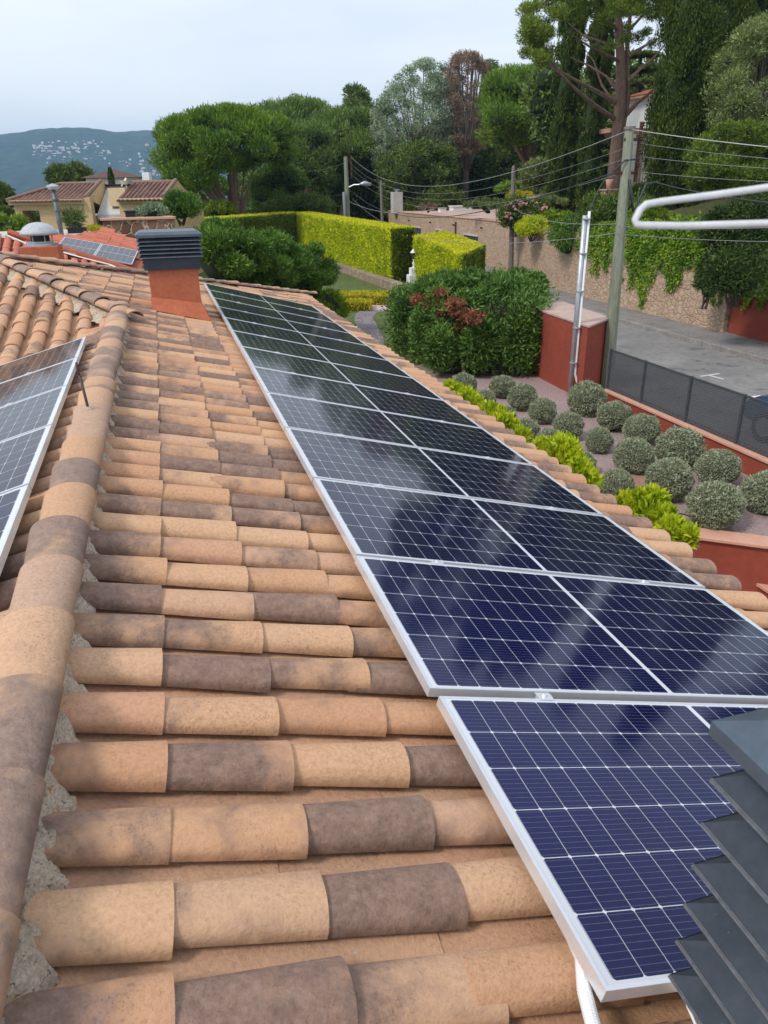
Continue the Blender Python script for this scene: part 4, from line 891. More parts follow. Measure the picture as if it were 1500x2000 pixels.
lime('yellowest lime shrub, tallest of the row by the eave', [(1060, 882, .2, 1.6), (1080, 890, .24, 1.6), (1100, 884, .22, 1.7), (1110, 905, .24, 1.6), (1128, 925, .2, 1.55), (1150, 938, .16, 1.5), (1105, 868, .15, 1.75), (1085, 872, .14, 1.7)], 43)
lime('nearest lime green shrub at the end of the eave, against the red wall', [(1225, 985, .15, 1.6), (1250, 985, .17, 1.65), (1275, 978, .16, 1.7), (1268, 1005, .19, 1.6), (1292, 1015, .18, 1.6), (1312, 1038, .16, 1.6), (1335, 1052, .12, 1.6), (1350, 1040, .07, 1.7)], 44, 'lf_lime')
# ------------------------------------------------------------------ dark conifer hedge with a dry patch
def leafy_box(name, label, cat, poly, z0, ztops, size, dens, mats, seed, group=None, up=.5, elong=2.4, drop=0, topmat=None, endmat=None, endfaces=(), rough=.05, origin=None):
    rng = np.random.default_rng(seed); c = np.mean(poly, axis=0); t = thing(name, label, cat, (c[0], c[1], 0), group)
    ins = [tuple(c+(np.array(p)-c)*(1-.12/max(.5, np.linalg.norm(np.array(p)-c)))) for p in poly]
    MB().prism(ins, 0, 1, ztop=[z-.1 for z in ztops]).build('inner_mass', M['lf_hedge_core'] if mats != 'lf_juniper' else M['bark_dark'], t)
    n = len(poly); Ps = {m: [] for m in (mats, topmat or mats, endmat or mats)}
    for i in range(n):
        a, b = np.array(poly[i]), np.array(poly[(i+1) % n]); L = np.linalg.norm(b-a); hgt = max(ztops[i], ztops[(i+1) % n])-z0; nn = np.array([(b-a)[1], -(b-a)[0], 0])/L
        k = int(L*hgt*dens); u = rng.random(k); vv = rng.random(k); ztt = ztops[i]+(ztops[(i+1) % n]-ztops[i])*u
        P = np.stack([a[0]+(b-a)[0]*u, a[1]+(b-a)[1]*u, z0+(ztt-z0)*vv], 1)
        wv = np.array([mn.noise(Vector((p[0]*1.6, p[1]*1.6, p[2]*1.2))) for p in P[::7]]); wv = np.repeat(wv, 7)[:k] if len(wv)*7 >= k else np.resize(wv, k)
        P = P+nn*(rng.normal(size=(k, 1))*rough+wv[:, None]*rough*3.2); D = nn*.8+rng.normal(size=(k, 3))*.55+np.array([0, 0, up])
        Ps[endmat if (i in endfaces and endmat) else mats].append((P, D))
    # top: triangulated fan
    cz = np.mean(ztops); area = 0
    for i in range(n):
        a = np.array([*poly[i], ztops[i]]); b = np.array([*poly[(i+1) % n], ztops[(i+1) % n]]); cc = np.array([c[0], c[1], cz]); ar = np.linalg.norm(np.cross(b-a, cc-a))/2; k = int(ar*dens)
        r1 = np.sqrt(rng.random((k, 1))); r2 = rng.random((k, 1)); P = cc*(1-r1)+a*r1*(1-r2)+b*r1*r2; P = P+np.array([0, 0, 1])*rng.normal(size=(k, 1))*rough*.7
        D = rng.normal(size=(k, 3))*.6+np.array([0, 0, .9]); Ps[topmat or mats].append((P, D))
    for m_, lst in Ps.items():
        if not lst: continue
        P = np.concatenate([x[0] for x in lst]); D = np.concatenate([x[1] for x in lst]); D[:, 2] -= drop; L = size*(.6+.8*rng.random(len(P))); V, F = leaf_quads(P, D, L, L/elong, rng)
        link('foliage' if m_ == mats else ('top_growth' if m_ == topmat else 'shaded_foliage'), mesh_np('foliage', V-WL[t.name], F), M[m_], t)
    return t
jp = [(6.75, 18.2), (8.85, 17.1), (9.95, 18.9), (9.8, 21.4), (6.5, 21.9)]
jt = leafy_box('conifer_hedge', 'large dark green conifer hedge with a dried brown patch beside the red block', 'hedge', jp, .1, [1.85, 2.0, 2.15, 2.15, 1.8], .13, 900, 'lf_juniper', 51, up=.35, elong=3.4, rough=.13)
cl = ell_clumps((8.1, 19.4, 1.9), (1.6, 1.7, .32), 44, .28, 52, low=-.1)+[(6.5, 18.9, 1.1, .4, .5, .6), (6.3, 20, 1.3, .4, .5, .6), (9.4, 18.5, 2.0, .4, .4, .3), (9.9, 19.3, 2.1, .35, .4, .3), (9.9, 20.3, 2.1, .4, .4, .3), (6.6, 17.9, .8, .45, .4, .6), (7.6, 17.5, .9, .6, .35, .7), (8.5, 17.2, 1.0, .5, .3, .8)]
foliage('foliage', cl, 70000, .14, M['lf_juniper'], jt, elong=3.6, shell=.6, seed=53, up=.25)
foliage('long_sprays', cl[:34], 3600, .34, M['lf_juniper'], jt, elong=6.5, shell=.25, seed=56, up=.55)
dr = []
_rd = random.Random(9)
for k in range(40):
    a_ = _rd.random()*6.283; q_ = math.sqrt(_rd.random()); x = 872+66*q_*math.cos(a_)+8*math.sin(a_*3); y = 605+34*q_*math.sin(a_)+.10*(x-872)
    p = at(x, y, 17.7+.02*(900-x)+_rd.uniform(-.1, .25)); r_ = _rd.uniform(.07, .17); dr.append((*p, r_*1.5, r_*1.4, r_*.9))
foliage('dry_foliage', dr, 6500, .13, M['lf_juniper_dry'], jt, elong=3.6, shell=.7, seed=54, up=-.1)
tk = MB(); 
for x, y in ((7.2, 17.7), (8.0, 17.6), (8.7, 17.3)): tk.tube([(x, y, 0), (x, y+.15, 1.0)], .06, 6)
tk.build('trunk', M['bark_grey'], jt)
# ------------------------------------------------------------------ clipped golden hedges
lh_ = [(10.95, 36.9), (12.35, 37.4), (11.9, 48.4), (11.3, 59.4), (10.05, 58.4), (10.35, 48.2)]
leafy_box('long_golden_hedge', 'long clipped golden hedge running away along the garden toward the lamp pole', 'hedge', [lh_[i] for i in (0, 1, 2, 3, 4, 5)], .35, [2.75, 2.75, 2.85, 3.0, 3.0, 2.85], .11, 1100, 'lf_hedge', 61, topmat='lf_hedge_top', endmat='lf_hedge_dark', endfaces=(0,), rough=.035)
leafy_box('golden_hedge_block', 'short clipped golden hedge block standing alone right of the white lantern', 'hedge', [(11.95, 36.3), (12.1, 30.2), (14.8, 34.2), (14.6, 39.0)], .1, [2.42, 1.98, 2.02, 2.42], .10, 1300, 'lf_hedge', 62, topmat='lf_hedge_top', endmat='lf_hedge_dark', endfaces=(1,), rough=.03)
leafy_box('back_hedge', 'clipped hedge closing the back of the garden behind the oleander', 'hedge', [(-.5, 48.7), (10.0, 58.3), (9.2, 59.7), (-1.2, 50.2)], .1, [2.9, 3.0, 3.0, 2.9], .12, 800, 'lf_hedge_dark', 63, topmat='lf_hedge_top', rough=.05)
# low stone edging wall, small yellow hedges
eg = thing('garden_wall', 'low rough stone edging wall at the foot of the long golden hedge', 'wall', (10.4, 40, 0))
MB().obox((10.75, 34.3), (10.15, 57), .5, -.05, .42).build('wall', M['lowwall'], eg, bevel=.03)
MB().obox((10.75, 34.3), (12.6, 33.0), .4, -.05, .30).build('wall', M['lowwall'], eg, bevel=.03)
def pxbox(name, label, cat, pts, h, size, dens, mat, seed, group=None):
    leafy_box(name, label, cat, [tuple(gz(x, y, 0)[:2]) for x, y in pts], .02, [h]*len(pts), size, dens, mat, seed, group, rough=.03)
pxbox('low_yellow_hedge', 'longer low yellow hedge across the lawn beyond the shorter one', 'hedge', [(650, 597), (766, 597), (768, 588), (655, 588)], .42, .09, 900, 'lf_yellow', 64, 'low yellow hedges on the lawn')
pxbox('low_yellow_hedge', 'short low yellow hedge beside the start of the stamped path', 'hedge', [(678, 609), (723, 608), (724, 601), (678, 601)], .36, .09, 1000, 'lf_yellow', 65, 'low yellow hedges on the lawn')
# lantern
lx = gz(803, 562); lt = thing('garden_lantern', 'white lantern on a white pedestal in the gap between the hedges', 'lantern', (lx[0], lx[1], 0))
x, y = lx[0]+.15, lx[1]
MB().box(x-.32, x+.22, y-.25, y+.25, 0, .62).add([], []).build('pedestal', M['whitewall'], lt, bevel=.02)
MB().box(x-.2, x+.2, y-.2, y+.2, .62, .95).build('pedestal', M['whitewall'], lt, bevel=.02)
MB().lathe((x, y, .95), [(.10, 0), (.08, .05), (.05, .1), (.10, .2), (.05, .28), (.045, .36), (.09, .40)], 12).build('stem', M['white'], lt, smooth=True)
MB().lathe((x, y, 1.35), [(.09, 0), (.16, .28), (.15, .30)], 6).build('lamp_glass', M['glass_dark'], lt); MB().lathe((x, y, 1.65), [(.20, 0), (.17, .04), (.03, .2), (.02, .26)], 6).build('lamp_roof', M['white'], lt)
# ------------------------------------------------------------------ broadleaf shrubs of the garden
def bush(name, label, cat, c, Rr, k, rr, n, size, mat, seed, group=None, mode='out', elong=3, up=.4, stem=None, core=True, low=-.3):
    base = (c[0], c[1], max(0, c[2]-Rr[2]) if stem is None else stem)
    t = thing(name, label, cat, base, group); cl = ell_clumps(c, Rr, k, rr, seed, low=low)
    foliage('foliage', cl, n, size, M[mat], t, elong=elong, seed=seed+1, mode=mode, shell=.6, up=up)
    st = MB(); rg = random.Random(seed)
    for q in range(5):
        e = cl[rg.randrange(len(cl))]; st.tube([(c[0]+rg.uniform(-.1, .1), c[1]+rg.uniform(-.1, .1), base[2]-.1), ((c[0]+e[0])/2, (c[1]+e[1])/2, (base[2]+e[2])/2), e[:3]], [max(.03, Rr[0]*.05), .03, .015], 5)
    st.build('branches', M['bark_dark'], t)
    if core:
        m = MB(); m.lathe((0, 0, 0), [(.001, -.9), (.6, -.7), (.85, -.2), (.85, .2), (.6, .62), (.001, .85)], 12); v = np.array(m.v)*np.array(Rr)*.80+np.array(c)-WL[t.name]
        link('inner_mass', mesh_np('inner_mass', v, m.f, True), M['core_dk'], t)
    return t
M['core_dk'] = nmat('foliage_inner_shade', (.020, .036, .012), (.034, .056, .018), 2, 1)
bush('oleander', 'rounded green oleander bush nearest the orange chimney', 'shrub', tuple(at(445, 505, 22)), (1.15, 1.3, .98), 40, .30, 30000, .135, 'lf_oleander', 71, 'oleander bushes by the roof', elong=4.2)
bush('oleander', 'wide dark oleander bush in the middle of the row beyond the roof', 'shrub', tuple(at(520, 527, 23.5)), (1.25, 1.4, 1.0), 44, .30, 32000, .135, 'lf_oleander', 72, 'oleander bushes by the roof', elong=4.2)
bush('oleander', 'darkest oleander bush at the right end of the row, beside the lawn', 'shrub', tuple(at(595, 543, 25)), (.92, 1.2, 1.08), 40, .28, 26000, .135, 'lf_oleander', 73, 'oleander bushes by the roof', elong=4.2)
p = gz(597, 560, .8); bush('young_conifer', 'small pale young conifer in front of the oleander row', 'shrub', (p[0], p[1], .9), (.28, .28, .75), 10, .18, 1800, .09, 'lf_green', 74, elong=3, mode='up')
p = gz(645, 603, .8); bush('young_conifer', 'feathery yellow-green conifer at the roof edge beside the lawn', 'shrub', (p[0], p[1], .75), (.55, .6, .7), 14, .22, 3400, .10, 'lf_green', 75, elong=3, mode='up')
p = gz(620, 580, 1.0); bush('young_conifer', 'narrow conifer between the oleander row and the lawn', 'shrub', (p[0], p[1], .75), (.4, .4, .65), 9, .2, 1800, .09, 'lf_green', 76, elong=3, mode='up')
# ------------------------------------------------------------------ stone wall, stone building, upper slope
sw = thing('stone_retaining_wall', 'tall rough stone retaining wall along the far side of the road', 'wall', (17.4, 24, 0))
wpts = [(17.32, 20.1), (17.35, 24), (17.5, 29.6), (18.0, 35), (18.75, 39.2)]
ztw = [2.55, 2.65, 2.7, 2.65, 2.6]
for i in range(4): MB().obox(wpts[i], wpts[i+1], .4, 0, ztw[i], z0b=0, z1b=ztw[i+1]).build('wall', M['stonewall'], sw)
rw = capwall('red_road_wall', 'red rendered wall beyond the road at the right edge, topped with ivy', 'wall', (17.42, 20.0), (17.3, 2), .35, 0, 1.35, .42, .05, 'terracotta', 'coping')
cfar = [(18.75, 39.25), (19.25, 43), (19.5, 52), (20.0, 67.3)]
sb = thing('stone_building', 'long flat-roofed stone building beyond the golden hedge', 'building', (21, 50, 0))
BZ = 2.68
for i in range(3): MB().obox(cfar[i], cfar[i+1], .4, 0, BZ).build('wall', M['stonewall'], sb)
MB().obox((20.0, 67.1), (30, 66.4), .4, 0, BZ).build('wall', M['stonewall'], sb)
rf = MB(); rf.prism([(18.9, 39.4), (28, 38), (30, 66.5), (20.1, 67), (19.6, 52), (19.3, 43)], BZ-.14, BZ-.03); rf.build('roof', M['pinkstone'], sb)
for i in range(3): MB().obox(cfar[i], cfar[i+1], .5, BZ+.002, BZ+.06).build('coping', M['coping'], sb)
def on_facade(px, py, off=-.22):
    for i in range(3):
        a, b = np.array(cfar[i]), np.array(cfar[i+1]); d_ = ray(px, py); nn = np.array([b[1]-a[1], -(b[0]-a[0])]); nn = nn/np.linalg.norm(nn); t = (a@nn)/(d_[:2]@nn); q = d_*t
        if a[1]-.3 <= q[1] <= b[1]+.3: return q+np.array([0, 0, CAMZ]), (b-a)/np.linalg.norm(b-a), nn
    return None
for (xa, ya, xb, yb) in ((816, 444, 827, 456), (857, 449, 871, 458), (912, 458, 939, 475)):
    r0 = on_facade(xa, ya); r1 = on_facade(xb, yb)
    if r0 is None or r1 is None: continue
    A_, B_ = r0[0], r1[0]; nn = r0[2]; lo, hi = min(A_[2], B_[2]), max(A_[2], B_[2])
    w_ = MB().obox(A_[:2]-nn*.19, B_[:2]-nn*.19, .06, lo-.5, hi).build('window', M['glass_dark'], sb)
    fr = MB().obox(A_[:2]-nn*.21, B_[:2]-nn*.21, .12, hi, hi+.1); fr.build('lintel', M['concrete'], w_)
r0 = on_facade(897, 445)
if r0: q = r0[0]-np.array([*r0[2], 0])*.27; MB().tube([(q[0], q[1], .3), (q[0], q[1], BZ-.25)], .05, 8).build('downpipe', M['rust'], sb)
spt = MB()
for x_, y_ in ((805, 430), (847, 434), (893, 439), (948, 445)):
    r0 = on_facade(x_, y_)
    if r0 is not None: q = r0[0]; spt.tube([q, q-np.array([*r0[2], 0])*.35], .05, 8)
spt.build('drain_spout', M['rust'], sb)
ch3 = at(775, 412, 64.5); ctop = at(775, 375, 64.5); cm = MB().box(ch3[0]-.42, ch3[0]+.42, 64.1, 64.9, BZ-.1, ctop[2]).build('chimney', M['concrete'], sb, bevel=.02)
MB().box(ch3[0]-.2, ch3[0]+.2, 64.3, 64.7, ctop[2]+.12, ctop[2]+.2).build('chimney_cap', M['alu_dull'], cm); MB().tube([(ch3[0], 64.5, ctop[2]), (ch3[0], 64.5, ctop[2]+.14)], .14, 8).build('flue', M['alu_dull'], cm)
# upper hillside ground behind the wall
hs_ = []
us = [(17.5, -4, 1.3), (17.5, 19.9, 1.35), (17.52, 20.3, 2.5), (17.6, 29.6, 2.62), (18.2, 35, 2.6), (19.0, 39.2, 2.5), (28.2, 39.2, 2.4), (30.5, 66.4, 2.4), (31, 85, 2)]
rows_ = []
for (x_, y_, z_) in us: rows_.append([(x_+dx, y_+dx*.1, z_+.19*dx*(1 if dx < 40 else 1)-(.0 if dx < 40 else .09*(dx-40))) for dx in (0, 1.5, 4, 8, 14, 22, 40, 70, 120)])
Vh = [p for r_ in rows_ for p in r_]; nh = 9; Fh = [(i*nh+k, i*nh+k+1, (i+1)*nh+k+1, (i+1)*nh+k) for i in range(len(us)-1) for k in range(nh-1)]
hb = link('hillside', mesh_np('hillside', np.array(Vh), Fh, True), nmat('hillside_grass', (.05, .065, .02), (.11, .12, .045), .8, 1, (6, .6, .1), fine=.4)); hb['kind'] = 'structure'
def hz(x, y):
    ys = [u[1] for u in us]; x0 = np.interp(y, ys, [u[0] for u in us]); z0 = np.interp(y, ys, [u[2] for u in us]); return z0+.19*max(0, x-x0)
# ------------------------------------------------------------------ trees
def outline_clumps(top, bot, Y, dY, k, r, seed, rim=.35):
    rng = np.random.default_rng(seed); x0, x1 = top[0][0], top[-1][0]; xc, xw = (x0+x1)/2, (x1-x0)/2; out_ = []
    tries = 0
    while len(out_) < k and tries < 40*k:
        tries += 1
        ri = min(r*FPX/Y*.75, (x1-x0)*.3); x = x0+ri+(x1-x0-2*ri)*rng.random(); yt = np.interp(x, [p[0] for p in top], [p[1] for p in top]); yb = np.interp(x, [p[0] for p in bot], [p[1] for p in bot])
        if yb-yt < 4: continue
        rp_ = r*FPX/Y*.8; f = rng.random()
        if rng.random() < rim: f = rng.choice([0, 1], p=[.7, .3])
        lo, hi = yt+rp_*.75, yb-rp_*.6
        if hi < lo: hi = lo+1
        y = lo+(hi-lo)*f; q = (x-xc)/xw; prof_ = math.sqrt(max(.05, 1-q*q)); v = 1-abs(f-.6)*.9
        d = (rng.random()*2-1); d = math.copysign(abs(d)**.6, d)*dY*prof_*v; s_ = r*(.75+.5*rng.random())
        P = at(x, y, Y+d); out_.append((P[0], P[1], P[2], s_, s_, s_*.72))
    return out_
def tree(name, label, top, bot, Y, dY, k, r, n, size, mat, seed, base, trunk=None, bark='bark_pine', mode='out', elong=4, up=.5, group=None, limbs=14, core=0, shell=.55, rim=.35, cat='tree', tr=.3, fork=.45, lowl=False):
    B = at(*base, Y); B[2] = min(B[2], hz(B[0], Y) if B[0] > 17.4 else 0.0) if trunk != 'keep' else B[2]
    t = thing(name, label, cat, tuple(B), group); cl = outline_clumps(top, bot, Y, dY, k, r, seed, rim)
    foliage('crown', cl, n, size, M[mat], t, elong=elong, mode=mode, seed=seed+1, up=up, shell=shell)
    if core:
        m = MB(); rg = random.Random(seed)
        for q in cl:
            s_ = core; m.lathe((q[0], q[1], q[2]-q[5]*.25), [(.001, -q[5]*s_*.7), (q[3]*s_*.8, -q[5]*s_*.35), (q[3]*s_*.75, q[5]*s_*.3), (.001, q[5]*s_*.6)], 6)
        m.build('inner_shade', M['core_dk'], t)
    C = np.mean([q[:3] for q in cl], axis=0); zlow = min(q[2] for q in cl); m = MB(); F_ = B+(np.array([C[0], C[1], C[2]])-B)*fork
    m.tube([B-np.array([0, 0, .3]), (B+F_)/2+np.array([tr*.3, 0, 0]), F_, F_+(C-F_)*.6], [tr*1.25, tr, tr*.8, tr*.35], 9)
    rg = random.Random(seed+5); idx = list(range(len(cl))); rg.shuffle(idx)
    if lowl: idx = sorted(idx[:95], key=lambda q: cl[q][2])
    for q in idx[:limbs]:
        e = np.array(cl[q][:3]); s0 = B+(F_-B)*rg.uniform(.75, 1.0); mid = s0+(e-s0)*.5-np.array([0, 0, .08*np.linalg.norm(e-s0)*rg.uniform(-.3, 1)]); m.tube([s0, s0+(mid-s0)*.5, mid, e], [tr*.5, tr*.42, tr*.3, tr*.1], 6)
    m.build('trunk', M[bark], t)
    return t
tree('umbrella_pine', 'big umbrella pine with a rounded dome and reddish forked limbs behind the yellow brick house',
     [(305, 292), (318, 258), (335, 235), (380, 218), (430, 211), (480, 214), (530, 226), (562, 245), (575, 275)], [(305, 322), (330, 355), (385, 368), (402, 340), (430, 326), (470, 326), (510, 318), (545, 316), (575, 300)],
     60, 5.2, 150, .95, 110000, .27, 'lf_pine', 101, (470, 448), elong=4.5, up=.9, limbs=24, core=.6, tr=.34, fork=.30, lowl=True)
tb = at(478, 440, 60.3); pine2 = MB(); pine2.tube([(tb[0], 60.6, -.3), (tb[0]-.5, 60.6, 2.0), (tb[0]-.9, 60.4, 3.8), (tb[0]-.3, 60, 6.2)], [.40, .34, .27, .15], 9)
pine2.build('trunk', M['bark_grey'], bpy.data.objects['umbrella_pine'])
tree('pine_tree', 'dense olive-green pine directly right of the big umbrella pine, tallest at the skyline', [(498, 250), (512, 214), (545, 203), (590, 196), (630, 205), (652, 228)], [(498, 300), (540, 310), (590, 320), (652, 320)], 88, 8, 85, 1.5, 60000, .36, 'lf_pine3', 103, (575, 430), elong=4.5, up=.9, core=.7, tr=.4, limbs=8)
tree('pine_tree', 'rounded pine rising directly behind the top of the lamp pole', [(612, 270), (625, 232), (660, 218), (700, 215), (735, 228), (758, 262)], [(612, 330), (660, 345), (710, 345), (758, 335)], 80, 7, 85, 1.35, 60000, .33, 'lf_pine3', 105, (668, 430), elong=4.5, up=.9, core=.7, tr=.4, limbs=8)
tree('pine_tree', 'lower pine filling the gap between the umbrella pine and the lamp pole', [(545, 290), (565, 250), (600, 238), (640, 250), (660, 290)], [(545, 345), (600, 360), (660, 355)], 72, 5, 60, 1.2, 40000, .3, 'lf_pine3', 107, (600, 430), elong=4.5, up=.9, core=.7, tr=.35, limbs=8)
tree('cedar_tree', 'tiny dark conifer tip sticking up from the pine skyline at left', [(566, 205), (577, 181), (590, 205)], [(566, 212), (577, 225), (590, 212)], 100, 1, 14, .6, 900, .5, 'lf_wood', 109, (578, 300), elong=5, mode='flat', tr=.15, limbs=8, fork=.8)
tree('conifer_tree', 'small dark tufted conifer standing above the pines in the middle of the skyline', [(668, 200), (686, 168), (700, 172), (728, 195)], [(668, 212), (690, 225), (728, 225)], 98, 3, 26, .95, 5000, .5, 'lf_wood', 111, (700, 300), elong=4, tr=.25, limbs=10, core=.4, rim=.5, fork=.7)
tree('bushy_tree', 'light green leafy tree below the pines, right of the umbrella pine trunk', [(485, 400), (500, 350), (545, 318), (580, 335), (603, 375)], [(485, 428), (545, 430), (603, 428)], 66, 3.5, 46, .9, 30000, .22, 'lf_oleander', 113, (545, 428), elong=3, core=.75, tr=.2, limbs=5, cat='tree')
tree('bushy_tree', 'broad dark green shrub mass just behind the corner of the golden hedge', [(515, 405), (550, 388), (600, 380), (640, 392), (656, 410)], [(515, 430), (600, 430), (656, 428)], 60.5, 2.2, 34, .7, 26000, .17, 'lf_wood', 115, (590, 428), elong=3, core=.75, tr=.15, limbs=4, cat='tree')
tree('poplar_tree', 'airy silvery poplar rising above the wood, left of the dead brown tree', [(722, 245), (735, 195), (775, 140), (800, 120), (840, 113), (870, 125), (900, 150)], [(722, 330), (780, 360), (840, 370), (900, 350)], 74, 6, 330, .62, 60000, .21, 'lf_silver', 117, (830, 430), elong=3, up=.1, bark='bark_grey', core=0, tr=.3, limbs=70, rim=.0, fork=.35, shell=.95)
tree('poplar_tree', 'dull grey-green tree hanging low in front of the silvery poplar', [(735, 330), (770, 290), (820, 270), (880, 290), (905, 330)], [(735, 420), (800, 428), (905, 425)], 70, 5, 80, 1.1, 40000, .25, 'lf_wood', 119, (820, 430), elong=3, bark='bark_grey', core=.5, tr=.3, limbs=14, shell=.8)
tree('dead_tree', 'dead brown-leaved tree between the silvery poplar and the green pine', [(868, 170), (880, 120), (905, 97), (930, 105), (955, 140), (962, 180)], [(868, 250), (890, 300), (930, 305), (962, 220)], 72, 3.5, 120, .62, 22000, .20, 'lf_brown', 121, (905, 430), elong=3.5, bark='bark_grey', tr=.3, limbs=60, shell=.95, fork=.5)
tree('cedar_tree', 'slender grey-green conifer top peeking behind the dead brown tree', [(940, 140), (958, 118), (978, 140)], [(940, 165), (958, 190), (978, 165)], 90, 1.5, 18, .8, 1600, .5, 'lf_wood', 123, (960, 260), elong=5, mode='flat', tr=.15, limbs=12, fork=.8)
tree('pine_tree', 'large bright green pine right of the dead brown tree', [(938, 200), (950, 155), (990, 138), (1040, 132), (1085, 140), (1100, 180)], [(938, 265), (980, 285), (1040, 280), (1100, 270)], 62, 6, 110, 1.05, 75000, .28, 'lf_pine', 125, (1038, 380), elong=4.5, up=.9, core=.65, tr=.3, limbs=14, fork=.5)
def cypress(label, xc, ytop, ybase, wpx, Y, n, seed, size=.34, mat='lf_cypress', lean=0):
    B = at(xc, ybase, Y); T = at(xc+lean, ytop, Y); T[0] = B[0]; B[2] = min(B[2], hz(B[0], Y)) if B[0] > 17.4 else B[2]; Rm = wpx/2/FPX*Y; H = T[2]-B[2]; rng = np.random.default_rng(seed)
    t = thing('cypress_tree', label, 'tree', tuple(B)); cl = []
    for i in range(300):
        f = rng.random(); prof_ = Rm*(min(1, .62+f*2.2) if f < .3 else 1)*math.sqrt(max(.02, 1-max(0, (f-.25)/.78)**2.4)); a = rng.random()*6.283; rr_ = prof_*(.55+.40*rng.random())
        s_ = Rm*(.16+.12*rng.random()); cl.append((B[0]+(T[0]-B[0])*f+rr_*math.cos(a), B[1]+rr_*math.sin(a), B[2]+H*f, s_, s_, s_*2.2))
    foliage('crown', cl, n, size, M[mat], t, elong=2.8, mode='up', seed=seed+1, shell=.8)
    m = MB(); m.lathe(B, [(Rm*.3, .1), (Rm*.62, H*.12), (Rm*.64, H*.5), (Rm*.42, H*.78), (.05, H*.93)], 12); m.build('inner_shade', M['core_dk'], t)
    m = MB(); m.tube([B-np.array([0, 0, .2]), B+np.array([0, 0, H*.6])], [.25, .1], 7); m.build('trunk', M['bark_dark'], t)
cypress('tall dark cypress left of the big pine trunk, the leftmost of the cypresses', 1091, -110, 412, 58, 43, 62000, 131, .15)
cypress('dark cypress immediately left of the big pine trunk', 1146, -90, 405, 50, 41, 52000, 133, .15)
cypress('massive cypress filling the view right of the white house corner', 1312, -300, 392, 132, 31, 170000, 135, .12)
cypress('second massive cypress behind and right of the biggest one', 1402, -330, 330, 86, 36, 150000, 137, .14)
cypress('cypress at the far right corner of the picture', 1478, -300, 200, 80, 38, 90000, 138, .15)
# the big foreground pine with a bare trunk and long side branches
Yp = 36.0; pB = at(1196, 392, Yp); pB[2] = hz(pB[0], Yp)
bpn = thing('pine_tree', 'tall pine with a bare reddish trunk and long bare side branches behind the power pole', 'tree', tuple(pB))
tr_ = MB(); tpts = [(1196, 392), (1200, 330), (1208, 250), (1212, 180), (1212, 110), (1208, 50), (1205, -60), (1215, -230)]
tw = [pB-np.array([0, 0, .3])]+[at(x, y, Yp) for x, y in tpts]; tr_.tube(tw, [.42, .37, .33, .30, .26, .22, .18, .14, .08], 10)
tr_.tube([at(x, y, Yp+.1) for x, y in ((1216, 240), (1226, 190), (1224, 130), (1226, 70), (1232, 20), (1250, -60))], [.18, .14, .12, .10, .08, .05], 8)
brs = [([(1200, 232), (1160, 205), (1125, 175), (1095, 145), (1070, 125)], -2.5, .12), ([(1202, 200), (1165, 178), (1130, 160), (1095, 140), (1050, 95)], -1, .12), ([(1205, 175), (1185, 150), (1150, 128), (1115, 112)], 1.5, .09),
       ([(1222, 225), (1245, 200), (1265, 185), (1290, 160)], -2, .12), ([(1225, 160), (1250, 135), (1275, 115), (1300, 85)], 1, .10), ([(1210, 120), (1180, 105), (1150, 90), (1120, 70)], -2, .09), ([(1226, 110), (1250, 95), (1280, 78), (1310, 60)], 2, .09),
       ([(1208, 95), (1170, 80), (1140, 70), (1110, 45)], 2, .08), ([(1207, 60), (1180, 30), (1160, 5), (1130, -20)], -2, .08), ([(1228, 60), (1255, 30), (1270, 0), (1290, -40)], -1, .08), ([(1206, 30), (1225, -10), (1250, -50)], 3, .07), ([(1080, 130), (1050, 110), (1035, 80), (1030, 50)], -2.5, .06), ([(1205, 210), (1175, 165), (1160, 120), (1145, 100)], 3, .07)]
for pts_, dy, r_ in brs:
    n_ = len(pts_); tr_.tube([at(x, y, Yp+dy*i/(n_-1)) for i, (x, y) in enumerate(pts_)], [r_*(1-.75*i/(n_-1)) for i in range(n_)], 6)
tr_.build('trunk', M['bark_pine'], bpn)
pc = outline_clumps([(1005, 60), (1020, 20), (1050, -60), (1085, -180), (1160, -290), (1250, -320), (1330, -200)], [(1005, 90), (1040, 110), (1075, 80), (1150, 35), (1230, 30), (1330, 30)], Yp, 4.8, 230, .38, 141, rim=.1)
pc += outline_clumps([(1105, 70), (1150, 50), (1200, 45), (1290, 60)], [(1105, 100), (1150, 110), (1200, 105), (1290, 110)], Yp, 3.5, 12, .34, 143, rim=.2)
pc += outline_clumps([(1060, -50), (1160, -60), (1310, -50)], [(1060, 55), (1160, 50), (1310, 75)], Yp, 4.5, 60, .34, 146, rim=.1)
pc += outline_clumps([(1010, 45), (1030, 30), (1085, 60)], [(1010, 100), (1050, 135), (1085, 120)], Yp-2.5, 1, 26, .38, 144, rim=.2)
foliage('crown', pc, 105000, .15, M['lf_pine2'], bpn, elong=4.5, seed=142, up=.8, shell=.95)
cypress('tall cypress beyond the right edge of the picture, first of the hillside row', 1600, -330, 300, 110, 32, 60000, 401, .16)
cypress('tall cypress farther beyond the right edge of the picture', 1790, -360, 300, 130, 28, 60000, 403, .16)
tree('leafy_tree', 'broad leafy tree on the slope outside the right edge', [(1640, 100), (1700, -40), (1800, -80), (1900, 40)], [(1640, 320), (1800, 380), (1900, 330)], 24, 3, 90, .6, 30000, .18, 'lf_wood', 405, (1760, 420), elong=3, core=.6, tr=.15, limbs=10)
tree('leafy_tree', 'broad leafy tree on the slope far outside the right edge', [(1980, 100), (2060, -60), (2250, -80), (2400, 60)], [(1980, 380), (2200, 440), (2400, 400)], 18, 3, 90, .6, 30000, .18, 'lf_wood', 407, (2180, 500), elong=3, core=.6, tr=.15, limbs=10)
